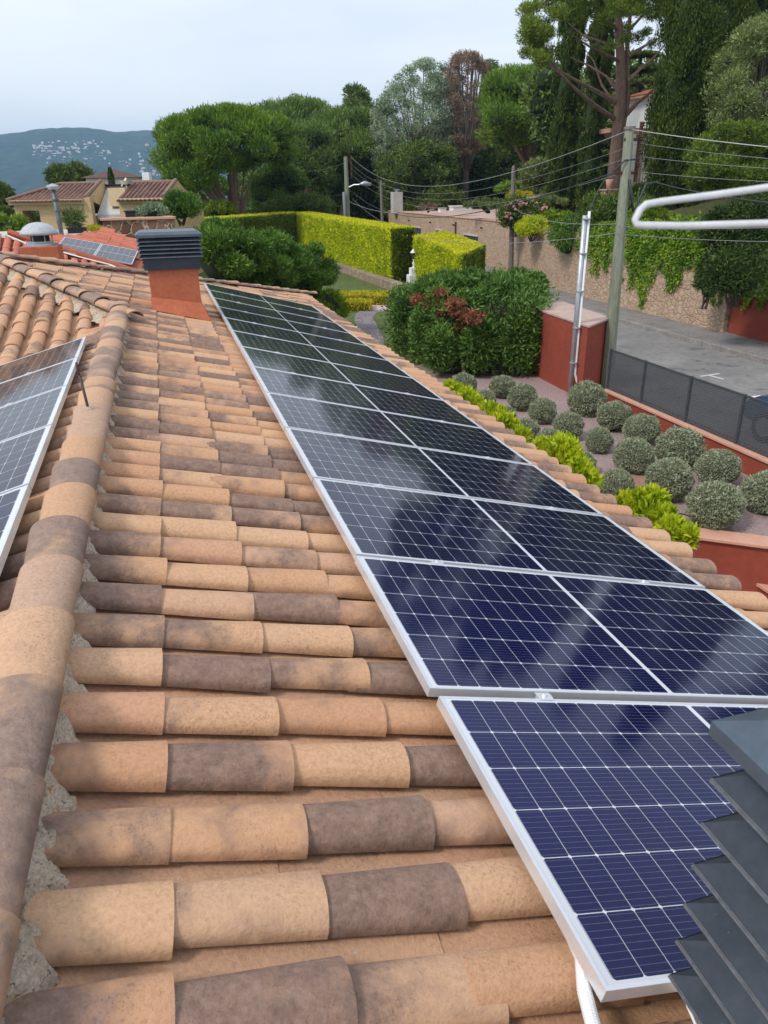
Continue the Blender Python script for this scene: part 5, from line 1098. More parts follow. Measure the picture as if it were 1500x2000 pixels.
# cedar with layered boughs behind
Yc = 47; cB = at(1250, 360, Yc); cB[2] = min(cB[2], hz(cB[0], Yc)); ced = thing('cedar_tree', 'dark cedar with flat layered boughs seen between the pine trunk and the massive cypress', 'tree', tuple(cB))
cl = []; rng = np.random.default_rng(150)
for i in range(11):
    yy = 105+26*i; Rr = .8+.27*i
    for k in range(9):
        a = rng.random()*6.283; p = at(1252, yy, Yc); r0_ = Rr*(.4+.6*rng.random()); cl.append((p[0]+r0_*math.cos(a), p[1]+r0_*math.sin(a), p[2]-.12*r0_, .75, .75, .14))
foliage('crown', cl, 34000, .22, M['lf_wood'], ced, elong=4, mode='flat', seed=151, shell=.95); m = MB(); m.tube([cB, at(1252, 95, Yc)], [.3, .06], 7); m.build('trunk', M['bark_dark'], ced)
tree('olive_tree', 'pale olive-green tree at the upper right edge', [(1375, 230), (1400, 130), (1430, 85), (1460, 45), (1500, 30), (1560, 20)], [(1375, 300), (1430, 330), (1500, 335), (1560, 335)], 28, 3, 110, .55, 60000, .13, 'lf_olive', 161, (1450, 420), elong=3, bark='bark_grey', core=.35, tr=.16, limbs=40, shell=.9)
tree('leafy_tree', 'mid-green leafy tree below the pale olive at the right edge', [(1335, 320), (1370, 270), (1420, 235), (1480, 240), (1560, 230)], [(1335, 360), (1400, 385), (1480, 380), (1560, 390)], 25, 2.2, 80, .42, 60000, .10, 'lf_pine2', 163, (1440, 430), elong=3, bark='bark_dark', core=.45, tr=.12, limbs=20, shell=.8)
# the dark wood behind
wd = []; rng = np.random.default_rng(170)
for i in range(520):
    x = 585+rng.random()*560; Y = 76+rng.random()*26; ytop = np.interp(x, [585, 700, 900, 1000, 1145], [300, 300, 230, 200, 200]); y = ytop+(432-ytop)*rng.random(); p = at(x, y, Y); s_ = 1.2+1.1*rng.random()
    if p[2] > .5: wd.append((*p, s_, s_, s_*.9))
for i in range(420):
    x = 1050+rng.random()*530; Y = 48+rng.random()*18; y = 130+290*rng.random(); p = at(x, y, Y); s_ = .8+.8*rng.random(); wd.append((*p, s_, s_, s_*.9))
for i in range(60):
    x = 470+rng.random()*140; Y = 80+rng.random()*20; y = 330+90*rng.random(); p = at(x, y, Y); s_ = 1.2+rng.random(); wd.append((*p, s_, s_, s_))
wo = foliage('woodland', wd, 300000, .36, M['lf_wood'], None, elong=2.6, seed=171, shell=.6); tag(wo, 'dark woodland undergrowth filling the slope behind the separate trees', 'woodland', kind='stuff')
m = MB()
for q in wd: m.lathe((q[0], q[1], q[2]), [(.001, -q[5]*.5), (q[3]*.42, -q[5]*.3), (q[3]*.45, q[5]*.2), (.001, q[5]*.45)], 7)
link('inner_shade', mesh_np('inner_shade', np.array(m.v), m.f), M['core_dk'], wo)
for k, (x, y0_, y1_, Y, dx, r_, lab) in enumerate([(905, 290, 432, 73, 4, .28, 'bare dark trunk rising from the wood below the dead brown tree'), (860, 300, 432, 75, -8, .18, 'slanting thin trunk in the wood behind the stone building'), (790, 330, 430, 72, 10, .16, 'thin trunk in the wood above the stone building chimney'), (1040, 270, 385, 61, 3, .22, 'reddish trunk under the bright green pine')]):
    a, b = at(x, y1_, Y), at(x+dx, y0_, Y); a[2] = min(a[2], hz(a[0], Y)); m = MB(); m.tube([a, (a+b)/2+np.array([.2, 0, 0]), b], [r_, r_*.8, r_*.5], 7); tag(m.build('tree_trunk', M['bark_grey'], origin=tuple(a)), lab, 'tree trunk')
# ------------------------------------------------------------------ plants on the upper slope
def pbush(name, label, x, y, w_, h_, Y, n, size, mat, seed, k=26, cat='shrub', elong=3, mode='out', up=.5, core=True, group=None, depth=None):
    c = at(x, y, Y); Rx = w_/2/FPX*Y; Rz = h_/2/FPX*Y*1.05; bush(name, label, cat, (c[0], c[1], c[2]), (Rx, depth or Rx*.9, Rz), int(k*1.4), max(.1, min(Rx, Rz)*.52), n, size, mat, seed, group, mode=mode, elong=elong, up=up, core=core, stem=c[2]-Rz)
pbush('topiary_tree', 'round clipped grey-green topiary tree on the slope above the pink oleander', 1052, 344, 56, 56, 47, 6000, .22, 'lf_olive', 181)
pbush('evergreen_shrub', 'dark evergreen shrub filling the gap at the foot of the leftmost cypresses', 1122, 368, 74, 110, 46, 14000, .16, 'lf_wood', 182, k=34)
pbush('flowering_oleander', 'oleander with pink flowers on the wall beside the slim pole', 1010, 424, 62, 62, 37, 5200, .17, 'lf_wood', 183)
fo = bpy.data.objects['flowering_oleander']; cl = ell_clumps(at(1010, 420, 36.6), (.85, .7, .85), 46, .07, 184, low=-.2, inner=.1); foliage('flowers', cl, 900, .085, M['flower'], fo, elong=1.4, seed=185, mode='rand')
pbush('flowering_oleander', 'smaller pink-flowering oleander to the right of the slim pole', 1052, 412, 46, 34, 38.5, 2500, .17, 'lf_wood', 187)
cl = ell_clumps(at(1050, 408, 38.1), (.6, .5, .4), 26, .07, 188, low=-.2, inner=.1); foliage('flowers', cl, 420, .085, M['flower'], bpy.data.objects['flowering_oleander.001'], elong=1.4, seed=189, mode='rand')
pbush('yellow_shrub', 'rounded yellow-green shrub hanging over the top of the stone wall', 1040, 446, 62, 40, 34.5, 8200, .085, 'lf_hedge', 191)
pbush('golden_hedge', 'long bright yellow clipped hedge on the upper slope left of the topiary', 1016, 383, 62, 15, 44, 6000, .09, 'lf_yellow', 193, depth=.5)
pbush('green_shrub', 'bright green low shrub behind the bright yellow hedge', 1000, 369, 70, 26, 50, 3600, .22, 'lf_ivy', 195)
pbush('lavender_bank', 'grey-green lavender bank on the building roof terrace', 955, 400, 110, 20, 45, 4200, .16, 'lf_olive', 197, mode='up')
pbush('lavender_bank', 'dull green lavender bank right of the yellow hedge', 1072, 395, 80, 18, 42, 3200, .16, 'lf_olive', 199, mode='up')
pbush('dry_grass', 'tuft of dry reddish grass on the stone building roof', 836, 405, 42, 12, 58, 900, .25, 'lf_brown', 201, mode='up', core=False)
pbush('green_shrub', 'feathery green shrub behind the yellow-green shrub on the wall', 1085, 432, 62, 36, 36, 3600, .16, 'lf_green', 203)
pbush('trailing_shrub', 'grey-green shrub trailing over the wall left of the steel post top', 1116, 470, 84, 74, 31, 7500, .18, 'lf_oleander', 205, mode='droop', elong=5)
pbush('mounded_shrub', 'broad mounded green shrub behind the upper half of the power pole', 1192, 428, 124, 88, 30, 14000, .15, 'lf_wood', 207, k=40)
pbush('mounded_shrub', 'lighter green shrub right of the power pole under the white rod', 1262, 428, 76, 52, 27, 5600, .14, 'lf_green', 209)
pbush('agave_plant', 'dark spiky plant beside the white house steps', 1252, 375, 36, 22, 38, 700, .55, 'lf_wood', 211, core=False, mode='out', elong=9)
for k, (x, y, w_, h_, Y, lab) in enumerate([(1405, 462, 70, 120, 19.3, 'dark climber mass left of the yellow-leaved one above the red road wall'), (1465, 455, 110, 150, 18.6, 'dark climber mass above the red road wall at the right edge'), (1440, 540, 120, 110, 17.9, 'low dark climber resting on top of the red road wall'), (1385, 545, 46, 110, 20.0, 'dark climber hanging at the joint of stone wall and red wall')]):
    pbush('climbing_shrub', lab, x, y, w_, h_, Y, 9500, .11, 'lf_ivy_dk', 221+2*k, k=44, up=.1)
# rocks, urns and steps on the terraces
def rock(x, y, Y, w_, lab, mat='pinkstone'):
    p = at(x, y, Y); rg = np.random.default_rng(int(x)); m = MB(); m.lathe((0, 0, 0), [(.001, -.3), (.5, -.25), (.56, .05), (.35, .28), (.001, .32)], 9); v = np.array(m.v)*w_+rg.normal(size=(len(m.v), 3))*.03*w_+p
    tag(link('rock', mesh_np('rock', v-p, m.f), M[mat], origin=tuple(p)), lab, 'rock')
rock(1060, 440, 37, .8, 'pinkish boulder under the smaller oleander'); rock(1043, 398, 42, 1.3, 'dark flat rock below the bright yellow hedge', 'lowwall')
def boxthing(name, lab, cat, x0, x1, y0, y1, Y, dep, mat, bev=.01):
    a, b = at(x0, y1, Y), at(x1, y0, Y); m = MB().box(a[0], b[0], Y, Y+dep, a[2], b[2]); return tag(m.build(name, M[mat], bevel=bev, origin=(a[0], Y, a[2])), lab, cat)
pa = at(885, 412, 52); pl_ = thing('white_planter', 'long white planter trough on the stone building roof', 'planter', tuple(pa)); b = at(923, 403, 52)
MB().box(pa[0], b[0], 52, 52.8, pa[2], b[2]).build('trough', M['whitewall'], pl_, bevel=.02); MB().box(pa[0]-.05, b[0]+.05, 51.95, 52.85, b[2]+.003, b[2]+.06).build('rim', M['whitewall'], pl_)
a_ = at(860, 412, 56); MB0 = thing('white_box', 'small white box on the stone building roof, left of the long planter', 'box', tuple(a_)); b = at(872, 407, 56)
MB().box(a_[0], b[0], 56, 56.5, a_[2]-.1, b[2]).build('body', M['whitewall'], MB0, bevel=.02); MB().box(a_[0]-.04, b[0]+.04, 55.96, 56.54, b[2]+.002, b[2]+.05).build('lid', M['concrete'], MB0)
for x, lab in ((1187, 'terracotta urn pedestal left of the big pine trunk foot'), (1373, 'stone pedestal seen low between the massive cypresses')):
    Y = 34; p = at(x, 392, Y); t = thing('urn_pedestal', lab, 'pedestal', tuple(p)); MB().box(p[0]-.28, p[0]+.28, Y-.28, Y+.28, p[2]-.2, p[2]+.45).build('base', M['coping'], t, bevel=.03)
    MB().box(p[0]-.34, p[0]+.34, Y-.34, Y+.34, p[2]+.453, p[2]+.52).build('cap', M['flag'], t, bevel=.01); MB().lathe((p[0], Y, p[2]+.52), [(.12, 0), (.15, .2), (.2, .4), (.17, .42)], 12).build('urn', M['coping'], t, smooth=True)
# ivy over the stone wall
iv = thing('ivy', 'bright green ivy hanging in tongues over the rough stone wall', 'ivy', (17.0, 24, 2.4)); icl = []; rng = np.random.default_rng(230)
tongues = [(1142, 452, 500), (1165, 455, 540), (1185, 455, 530), (1210, 455, 555), (1235, 460, 565), (1255, 465, 598), (1272, 460, 560), (1290, 458, 520), (1312, 460, 572), (1328, 455, 560), (1345, 455, 525), (1365, 450, 530), (1382, 440, 560)]
def wallx(y): return np.interp(y, [p[1] for p in wpts], [p[0] for p in wpts])-.22
def onwall(px, py):
    d = ray(px, py); Y = 25.0
    for _ in range(12): Y = wallx(Y)*d[1]/d[0]
    return np.array([wallx(Y), Y, CAMZ+d[2]*Y/d[1]])
for x, y0_, y1_ in tongues:
    n_ = int((y1_-y0_)/4)
    for k in range(n_):
        f = k/n_; p = onwall(x+rng.normal()*8*(1-f*.6), y0_+(y1_-y0_)*f); s_ = .42*(1-.6*f); icl.append((p[0]-.02, p[1], p[2], .13, s_, s_))
for k in range(260):
    x = 1125+268*rng.random(); p = onwall(x, 446+(38+14*math.sin(x*.09))*rng.random()); icl.append((p[0]+.05+.5*rng.random(), p[1], p[2]+.15*rng.random(), .32, .36, .25))
foliage('foliage', icl, 56000, .085, M['lf_ivy'], iv, elong=1.35, seed=231, shell=.7, mode='droop'); 
iv2 = thing('ivy', 'carpet of yellow-green creeper on the bank above the stone wall', 'ivy', (18.5, 24, 2.6)); icl = []
for k in range(210):
    y = 18.5+15*rng.random(); x = wallx(y)+.3+3.0*rng.random()**1.3; icl.append((x, y, hz(x, y)+.10, .42, .42, .22))
foliage('foliage', icl, 40000, .10, M['lf_ivy'], iv2, elong=1.4, seed=233, shell=.7)
iv3 = thing('ivy', 'bright green creeper spilling over the coping of the red road wall', 'ivy', (17.3, 17, 1.4)); icl = []
for k in range(90):
    y = 12+8*rng.random(); icl.append((17.15+.5*rng.random(), y, 1.40+.10*rng.normal(), .2, .28, .14))
for x_, l_ in ((1385, .5), (1400, .5), (1432, .35), (1450, .45), (1477, .3)):
    d = ray(x_, 640); Y = 17.15*d[1]/d[0]
    for k in range(8): icl.append((17.12, Y+.05*rng.normal(), 1.38-l_*k/8, .07, .14*(1-k/12), .1))
foliage('foliage', icl, 9000, .10, M['lf_ivy'], iv3, elong=1.4, seed=235, shell=.7)
# ------------------------------------------------------------------ white house on the right slope
Yw = 43; wh = thing('white_house', 'white rendered house almost hidden behind the massive cypress', 'house', tuple(at(1262, 375, Yw)))
a, b = at(1252, 380, Yw), at(1262, 186, Yw); x1_ = a[0]+11
MB().box(a[0]+.35, x1_, Yw, Yw+3, a[2]-2, b[2]).build('wall', M['whitewall'], wh)
MB().box(a[0]-.1, x1_+.5, Yw-.5, Yw+3.5, b[2], b[2]+.14).build('eave', M['coping'], wh)
r_ = MB(); X0, X1, Z0 = a[0]-.15, x1_+.6, b[2]+.14; r_.add([(X0, Yw-.6, Z0), (X1, Yw-.6, Z0), (X1, Yw+3.6, Z0), (X0, Yw+3.6, Z0), (X0+2, Yw+1.5, Z0+.6), (X1-2, Yw+1.5, Z0+.6)], [(0, 1, 5, 4), (1, 2, 5), (2, 3, 4, 5), (3, 0, 4), (3, 2, 1, 0)]); r_.build('roof', M['redtile'], wh)
pr = at(1236, 262, Yw-3.5); pl2 = at(1190, 255, Yw-3.5); MB().box(pl2[0], pr[0]+.9, Yw-3.6, Yw, pl2[2]-.1, pl2[2]+.12).build('porch_roof', M['coping'], wh)
c0, c1 = at(1240, 368, Yw-3), at(1256, 268, Yw-3); MB().box(c0[0], c1[0], Yw-3.2, Yw-2.7, c0[2]-.5, c1[2]).build('column', M['stonewall'], wh, bevel=.02)
MB().box(c0[0]-.06, c1[0]+.06, Yw-3.26, Yw-2.64, c1[2]+.002, c1[2]+.16).build('capital', M['coping'], wh, bevel=.01)
w0, w1 = at(1236, 370, Yw-.2), at(1256, 260, Yw-.2); MB().box(w0[0], a[0]+.3, Yw+.5, Yw+2.5, w0[2]-2, w1[2]).build('wall', M['whitewall'], wh)
m = MB(); u0, u1 = at(1243, 330, Yw+.45), at(1251, 295, Yw+.45); m.box(u0[0], u1[0], Yw+.42, Yw+.5, u0[2], u1[2]); m.build('window', M['glass_dark'], wh)
# ------------------------------------------------------------------ yellow brick house at the left
C0 = at(325, 385, 44.0); ex = np.array([-.943, .333]); ey = np.array([.333, .943])
bh = thing('yellow_brick_house', 'long yellow brick house with brown tiled roofs beyond the red roof', 'house', (C0[0], C0[1], 0))
def T(a, b, z): q = C0[:2]+ex*a+ey*b; return (q[0], q[1], z)
def bb(mb, a0, a1, b0, b1, z0, z1, mi=0):
    V = [T(a, b, z) for z in (z0, z1) for b in (b0, b1) for a in (a0, a1)]
    return mb.add(V, [(0, 1, 3, 2), (4, 6, 7, 5), (0, 4, 5, 1), (2, 3, 7, 6), (0, 2, 6, 4), (1, 5, 7, 3)], mi)
def apx(px, b=0.0):
    d = ray(px, 400); n2 = ey; t = ((C0[:2]+ey*b)@n2)/(d[:2]@n2); q = d[:2]*t; return (q-C0[:2])@ex
ezb = C0[2]-.12; aL = apx(27); aR0, aR1 = apx(232), 0.0; aM0, aM1 = apx(170), apx(232); aO0, aO1 = apx(74), apx(41)
rdg = at(300, 356, 46)[2]; RB = 2.3; dp = 6.6; hb_ = ezb-.95
# right wing
w_ = MB(); bb(w_, 0.25, aR0, 0, .25, 0, ezb-.02); w_.build('wall', M['brick'], bh)
w_ = MB(); w_.add([T(0, 0, 0), T(0, dp, 0), T(0, dp, ezb-.75), T(0, RB, rdg+.05), T(0, 0, ezb+.08), T(.25, 0, 0), T(.25, dp, 0), T(.25, dp, ezb-.75), T(.25, RB, rdg+.05), T(.25, 0, ezb+.08)], [(0, 4, 3, 2, 1), (5, 6, 7, 8, 9), (0, 5, 9, 4), (4, 9, 8, 3), (3, 8, 7, 2), (2, 7, 6, 1)]); w_.build('gable_wall', M['brick'], bh)
w_ = MB(); bb(w_, .25, aL, dp-.3, dp, 0, ezb-.9); 
w_.build('wall', M['brick'], bh)
# left wing: column, opening, wall, lintel band
w_ = MB(); bb(w_, aO0, aM0, 0, .25, 0, ezb-.02); bb(w_, aO1, aL, 0, .9, 0, ezb-.02); bb(w_, aO0+.01, aO1-.01, 0, .25, ezb-.42, ezb-.02); w_.build('wall', M['brick'], bh)
for (p0, p1, z_) in ((aM0+.1, aL+.2, 0), (.12, aR0, 0)):
    w_ = MB(); bb(w_, p0, p1, -.30, -.02, ezb, ezb+.10); bb(w_, p0, p1, -.16, -.02, ezb-.14, ezb-.02); w_.build('cornice', M['beige'], bh)
# gable between the wings and recessed glazing
gp = apx(204); w_ = MB(); zz = ezb+.1
w_.add([T(aM0+.15, -.1, 0), T(aM0-.25, -.1, 0), T(aM0-.25, -.1, zz+.12), T(aM0+.15, -.1, zz+.05), T(aM0+.15, .3, 0), T(aM0-.25, .3, 0), T(aM0-.25, .3, zz+.12), T(aM0+.15, .3, zz+.05)], [(0, 1, 2, 3), (5, 4, 7, 6), (0, 3, 7, 4), (1, 5, 6, 2), (3, 2, 6, 7)]); w_.build('pier', M['brick'], bh)
w_ = MB(); w_.add([T(aM0+.1, RB*.0, zz), T(aM0+.1, RB, rdg+.1), T(aM0-.15, RB, rdg+.1), T(aM0-.15, 0, zz), T(aM0+.1, RB*2, zz), T(aM0-.15, RB*2, zz), T(aM0+.1, RB, zz-.6), T(aM0-.15, RB, zz-.6)], [(0, 6, 4, 1), (3, 2, 5, 7), (0, 1, 2, 3), (1, 4, 5, 2)]); w_.build('gable_wall', M['brick'], bh)
w_ = MB(); w_.add([T(aM0-.2, .55, ezb-.75), T(aM1+.05, .55, ezb-.75), T(aM1+.05, 2.6, rdg-.15), T(aM0-.2, 2.6, rdg-.15)], [(0, 3, 2, 1)]); bb(w_, aM1+.05, aM0-.25, .45, .6, ezb-.95, ezb-.7); w_.build('sloping_rooflight', M['concrete'], bh)
w_ = MB(); bb(w_, aM1+.35, aM0-1.1, 1.1, 1.75, ezb+.22, ezb+.30); w_.build('skylight', M['anthra'], bh)
w_ = MB(); bb(w_, aM1+.05, aM0-.25, .62, .68, .8, ezb-.96); wn = w_.build('window', M['glass_dark'], bh); w_ = MB(); bb(w_, aM1+.05, aM0-.25, .56, .62, ezb-1.78, ezb-1.70); w_.build('window_frame', M['white'], wn)
w_ = MB(); bb(w_, aM1+.05, aM0-.25, .5, .7, 0, .8); w_.build('wall', M['brick'], bh)
def tiles_on(name, O, U, Vv, nu, nv, pu, pv, mat, parent, seed, test=None, sc_=1.0):
    tv, tf, tuv = arc_tile(.16*sc_*pv/.2365, .19*sc_*pv/.2365, .048, .054, pu+.07, .012, 5); Nn = np.cross(U, Vv); Nn = Nn if Nn[2] > 0 else -Nn
    S_ = [(i*pu-.07, (j+.5)*pv, 0.0) for i in range(nu) for j in range(nv) if test is None or test(i*pu, (j+.5)*pv)]
    place_tiles(name, tv, tf, tuv, S_, np.array(O), np.array(U), np.array(Vv), Nn, mat, parent, seed, flip=(np.dot(np.cross(U, Vv), [0, 0, 1]) < 0))
    m = MB(); u1, v1 = nu*pu, nv*pv; m.add([O-Nn*.03, O+U*u1-Nn*.03, O+U*u1+Vv*v1-Nn*.03, O+Vv*v1-Nn*.03], [(0, 1, 2, 3)] if np.dot(np.cross(U, Vv), [0, 0, 1]) > 0 else [(3, 2, 1, 0)])
    if test is None: m.build(name+'_bed', mat, parent)
ex3 = np.array([*ex, 0]); ey3 = np.array([*ey, 0])
fs = np.array(T(0, 0, ezb+.12))-np.array(T(0, RB, rdg)); ln_ = np.linalg.norm(fs)*1.13; fs = fs/np.linalg.norm(fs)
nu = int(ln_/.36)+1
tiles_on('roof', np.array(T(aR1+.22, RB, rdg)), fs, ex3, nu, int((aR0-aR1-.2)/.24), .36, .24, M['browntile'], bh, 301)
tiles_on('roof', np.array(T(aM0+.12, RB, rdg)), fs, ex3, nu, int((aL-aM0-.1)/.24), .36, .24, M['browntile'], bh, 302, test=lambda u, v: v < (aL-aM0)-1.9+u*.75)
w_ = MB(); w_.add([T(aM0+.1, RB, rdg-.05), T(aL-1.7, RB, rdg-.05), T(aL+.25, -.35, ezb+.06), T(aM0+.1, -.35, ezb+.06), T(aL+.25, dp, ezb-.8), T(.25, dp+.2, ezb-.8), T(.25, RB, rdg-.05)], [(0, 3, 2, 1), (1, 2, 4), (1, 4, 5, 6, 0)]); w_.build('roof_bed', M['browntile'], bh)
rc = MB(); rc.tube([np.array(T(aM0+.1, RB, rdg+.03)), np.array(T(aL-1.7, RB, rdg+.03)), np.array(T(aL+.2, -.3, ezb+.12))], .09, 8); rc.tube([np.array(T(.2, RB, rdg+.03)), np.array(T(aR0, RB, rdg+.03))], .09, 8); rc.tube([np.array(T(.12, RB, rdg+.1)), np.array(T(.12, -.15, ezb+.15))], .11, 6); rc.tube([np.array(T(aM0, RB, rdg+.14)), np.array(T(aM0, -.1, zz+.08))], .11, 6)
rc.build('ridge_tiles', M['browntile2'], bh)
w_ = MB(); ca = apx(232, 1); bb(w_, ca-.5, ca+.45, .9, 1.6, ezb-.3, ezb+.62); w_.build('chimney', M['beige'], bh)
w_ = MB(); ca = apx(287, 3); bb(w_, ca-.2, ca+.2, 3.4, 3.8, ezb, rdg+.55); w_.build('vent_chimney', M['whitewall'], bh)
dish = MB(); q = np.array(T(apx(252, 1.4), 1.4, ezb+.75)); dish.tube([q-np.array([0, 0, .7]), q], .03, 6); dish.tube([q+np.array([-.25, -.1, -.05]), q+np.array([.05, 0, .35])], [.03, .05], 6); dish.lathe(q, [(.001, .02), (.22, .08), (.38, .22), (.36, .22), (.001, .05)], 14)
dish.build('satellite_dish', M['white'], bh)
# flue pipe
fB, fT = at(120, 457, 31), at(104, 369, 31); t = thing('flue_pipe', 'tall stainless steel flue pipe with a conical cap in front of the brick house', 'flue', (fB[0], 31, fB[2]))
xx = (fB[0]+fT[0])/2; MB().tube([(xx, 31, fB[2]-.6), (xx, 31, fT[2])], .085, 14).build('pipe', M['flue'], t, smooth=True)
m = MB()
for k in range(1, 4): m.lathe((xx, 31, fB[2]+(fT[2]-fB[2])*k/4), [(.12, 0), (.12, .05)], 14)
m.build('band', M['flue'], t); MB().lathe((xx, 31, fT[2]-.02), [(.12, 0), (.24, .08), (.24, .11), (.02, .2)], 14).build('cap', M['alu_dull'], t)
# ------------------------------------------------------------------ neighbouring red-tiled roof with its own panels
nb = thing('red_roofed_house', 'neighbouring house with the bright red tiled roof, solar panels and domed vent', 'house', (-4, 22, 0))
TLp = at(200, 476, 24.0); BLp = at(183, 502, 22.4); e2 = (BLp-TLp); L2 = np.linalg.norm(e2); e2 /= L2
best = min(np.linspace(20, 27, 400), key=lambda Y: abs(np.dot(at(270, 489, Y)-TLp, e2))); TRp = at(270, 489, best); e1 = TRp-TLp; L1 = np.linalg.norm(e1); e1 /= L1; nR = np.cross(e1, -e2)
def onR(px, py, off=0.0):
    d = ray(px, py); P0_ = TLp-np.array([0, 0, CAMZ])-nR*(.10-off); return d*(P0_@nR)/(d@nR)+np.array([0, 0, CAMZ])
h0, h1 = onR(18, 461), onR(268, 538); hipd = h1-h0
fdir = np.array([.06, -1, -.24]); fdir /= np.linalg.norm(fdir); v2 = np.cross(fdir, np.cross(hipd, fdir)); nF = np.cross(hipd, fdir); nF = nF/np.linalg.norm(nF); nF = nF if nF[2] > 0 else -nF
vF = np.cross(nF, fdir); vF = vF if vF[0] > 0 else -vF
Oa = h0-e1*1.2
def uvR(P): q = P-Oa; return q@e1, q@(-e2)
RPOLY = [uvR(onR(*q)) for q in ((18, 461), (48, 451), (135, 460), (200, 446), (282, 479), (274, 548))]
def inpoly(u, v, P):
    c = False; j = len(P)-1
    for i in range(len(P)):
        if (P[i][1] > v) != (P[j][1] > v) and u < (P[j][0]-P[i][0])*(v-P[i][1])/(P[j][1]-P[i][1])+P[i][0]: c = not c
        j = i
    return c
tiles_on('roof', Oa, e1, -e2, 24, 42, .36, .2365, M['redtile'], nb, 311, test=lambda u, v: inpoly(u, v, RPOLY))
Of = h0-vF*2.5-fdir*1.0
tiles_on('roof', Of, fdir, vF, 22, 36, .36, .2365, M['redtile'], nb, 312, test=lambda u, v: (lambda P: ((P-h0)@np.cross(hipd, nF))*(1 if ((h0+fdir-h0)@np.cross(hipd, nF)) > 0 else -1) > .05 and (P[0] > h0[0] or u > 1.0))(Of+fdir*u+vF*v))
m = MB(); bR = -nR*.06; bF = -nF*.06
m.add([onR(*q)+bR*.3 for q in ((18, 461), (48, 451), (135, 460), (200, 446), (282, 479), (274, 548))], [(5, 4, 3, 2, 1, 0)]); m.add([h0+bF-vF*3, h0+bF, h1+bF, h1+fdir*3+bF, h0+fdir*7-vF*3+bF], [(4, 3, 2, 1, 0)]); m.build('roof_bed', M['redtile'], nb)
m = MB(); lw = h1+e1*.9; m.prism([tuple(onR(*q)[:2]) for q in ((48, 451), (135, 460), (200, 446), (282, 479), (274, 548))]+[tuple(h0[:2])], -.5, min(h1[2], lw[2])-.35); m.build('wall', M['beige'], nb)
m = MB(); m.tube([h0+nR*.10-hipd*.0, h0+hipd*.5+nR*.10, h1+nR*.09], .085, 8); m.build('hip_cap', M['redtile'], nb)
m = MB(); m.tube([onR(2, 461, .2), onR(15, 460, .22), onR(55, 477, .2)], .018, 6); m.tube([onR(120, 492, .2), onR(160, 503, .2), onR(215, 517, .2), onR(245, 530, .18)], .018, 6); tag(m.build('roof_cable', M['white']), 'white cable laid across the neighbouring red tiled roof', 'cable')
# its panels
for i in range(2):
    mtx = frame_matrix(TRp+e2*L2-e1*(i*(L1+.02)), -e2*(L2/PL), -e1*(L1/PS), np.cross(-e2, -e1))
    panel(mtx, ['right-hand solar panel on the red roof, nearest the louvred chimney', 'left-hand solar panel on the red roof, beside the foot of the flue pipe', 'third solar panel from the right on the red roof, washed out by sky', 'leftmost solar panel on the red roof, beside the flue pipe foot'][i], 'solar panels on the neighbouring red roof', clamps=())
# domed vent chimney
Yd = 18.6; d0, d1 = at(45, 512, Yd), at(118, 480, Yd); dc_ = MB().box(d0[0]-.02, d1[0]-.05, Yd, Yd+.8, d0[2]-.8, d1[2]).build('chimney', M['orange'], nb, bevel=.02)
cxd = at(80, 478, Yd+.35)[0]; zd = d1[2]; MB().lathe((cxd, Yd+.4, zd), [(.36, 0), (.36, .05), (.27, .07), (.27, .09)], 20).build('vent_base', M['alu_dull'], dc_)
MB().lathe((cxd, Yd+.4, zd+.09), [(.2, 0), (.2, .17)], 16).build('vent_drum', M['black'], dc_)
m = MB()
for k in range(6): a = k*math.pi/3; m.tube([(cxd+.25*math.cos(a), Yd+.4+.25*math.sin(a), zd+.05), (cxd+.25*math.cos(a), Yd+.4+.25*math.sin(a), zd+.27)], .012, 5)
m.build('vent_strut', M['alu_dull'], dc_)
MB().lathe((cxd, Yd+.4, zd+.22), [(.38, .0), (.405, .02), (.405, .05), (.38, .09), (.31, .17), (.20, .235), (.10, .26), (.001, .27)], 28).build('vent_dome', M['dome'], dc_, smooth=True)
# parapet with brown stones, terrace slab
q0, q1 = at(202, 431, 27.5), at(339, 426, 27.2); pz0 = at(270, 470, 27.3)[2]; pw = thing('stone_parapet', 'brown crazy-stone parapet with a pink coping behind the red roof', 'wall', (q0[0], 27.4, pz0))
MB().obox((q0[0], 27.5), (q1[0], 27.2), .3, pz0-1.6, q0[2]).build('wall', M['brownstone'], pw); MB().obox((q0[0]-.06, 27.5), (q1[0]+.06, 27.2), .42, q0[2]+.003, q0[2]+.08).build('coping', M['coping'], pw, bevel=.01)
MB().obox((q1[0]-.15, 27.38), (q1[0]-.1, 31.5), .3, pz0-1.6, q0[2]).build('wall', M['brownstone'], pw)
TZ = at(150, 457, 32.5)[2]; m = MB(); m.prism([(-9.5, 29.5), (-1.2, 29.2), (-1.2, 37), (-9.5, 37)], -.3, TZ); tag(m.build('terrace_slab', M['concrete']), 'raised pale terrace between the red roof and the yellow brick house', 'terrace')
def planter(lab, x0, x1, y0, y1, Y, grp):
    a, b = at(x0, y1, Y), at(x1, y0, Y); t = thing('planter', lab, 'planter', (a[0], Y, a[2]), grp); MB().box(a[0], b[0], Y, Y+.5, min(a[2], TZ) if Y < 37 else a[2], b[2]-.03).build('pot', M['black'], t, bevel=.01); MB().box(a[0]-.04, b[0]+.04, Y-.04, Y+.54, b[2]-.03, b[2]+.02).build('rim', M['black'], t)
planter('low black trough planter with a yucca in front of the brick house', 133, 167, 445, 458, 33, 'black planters on the terrace'); planter('tall black planter in front of the brick house right wing', 246, 263, 412, 428, 34, 'black planters on the terrace')
yp = at(144, 446, 33.2); yu = thing('yucca', 'yucca with two leafy heads growing from the low black planter', 'plant', tuple(yp)); m = MB(); heads = [at(136, 425, 33.2), at(150, 424, 33.2), at(143, 432, 33.4)]
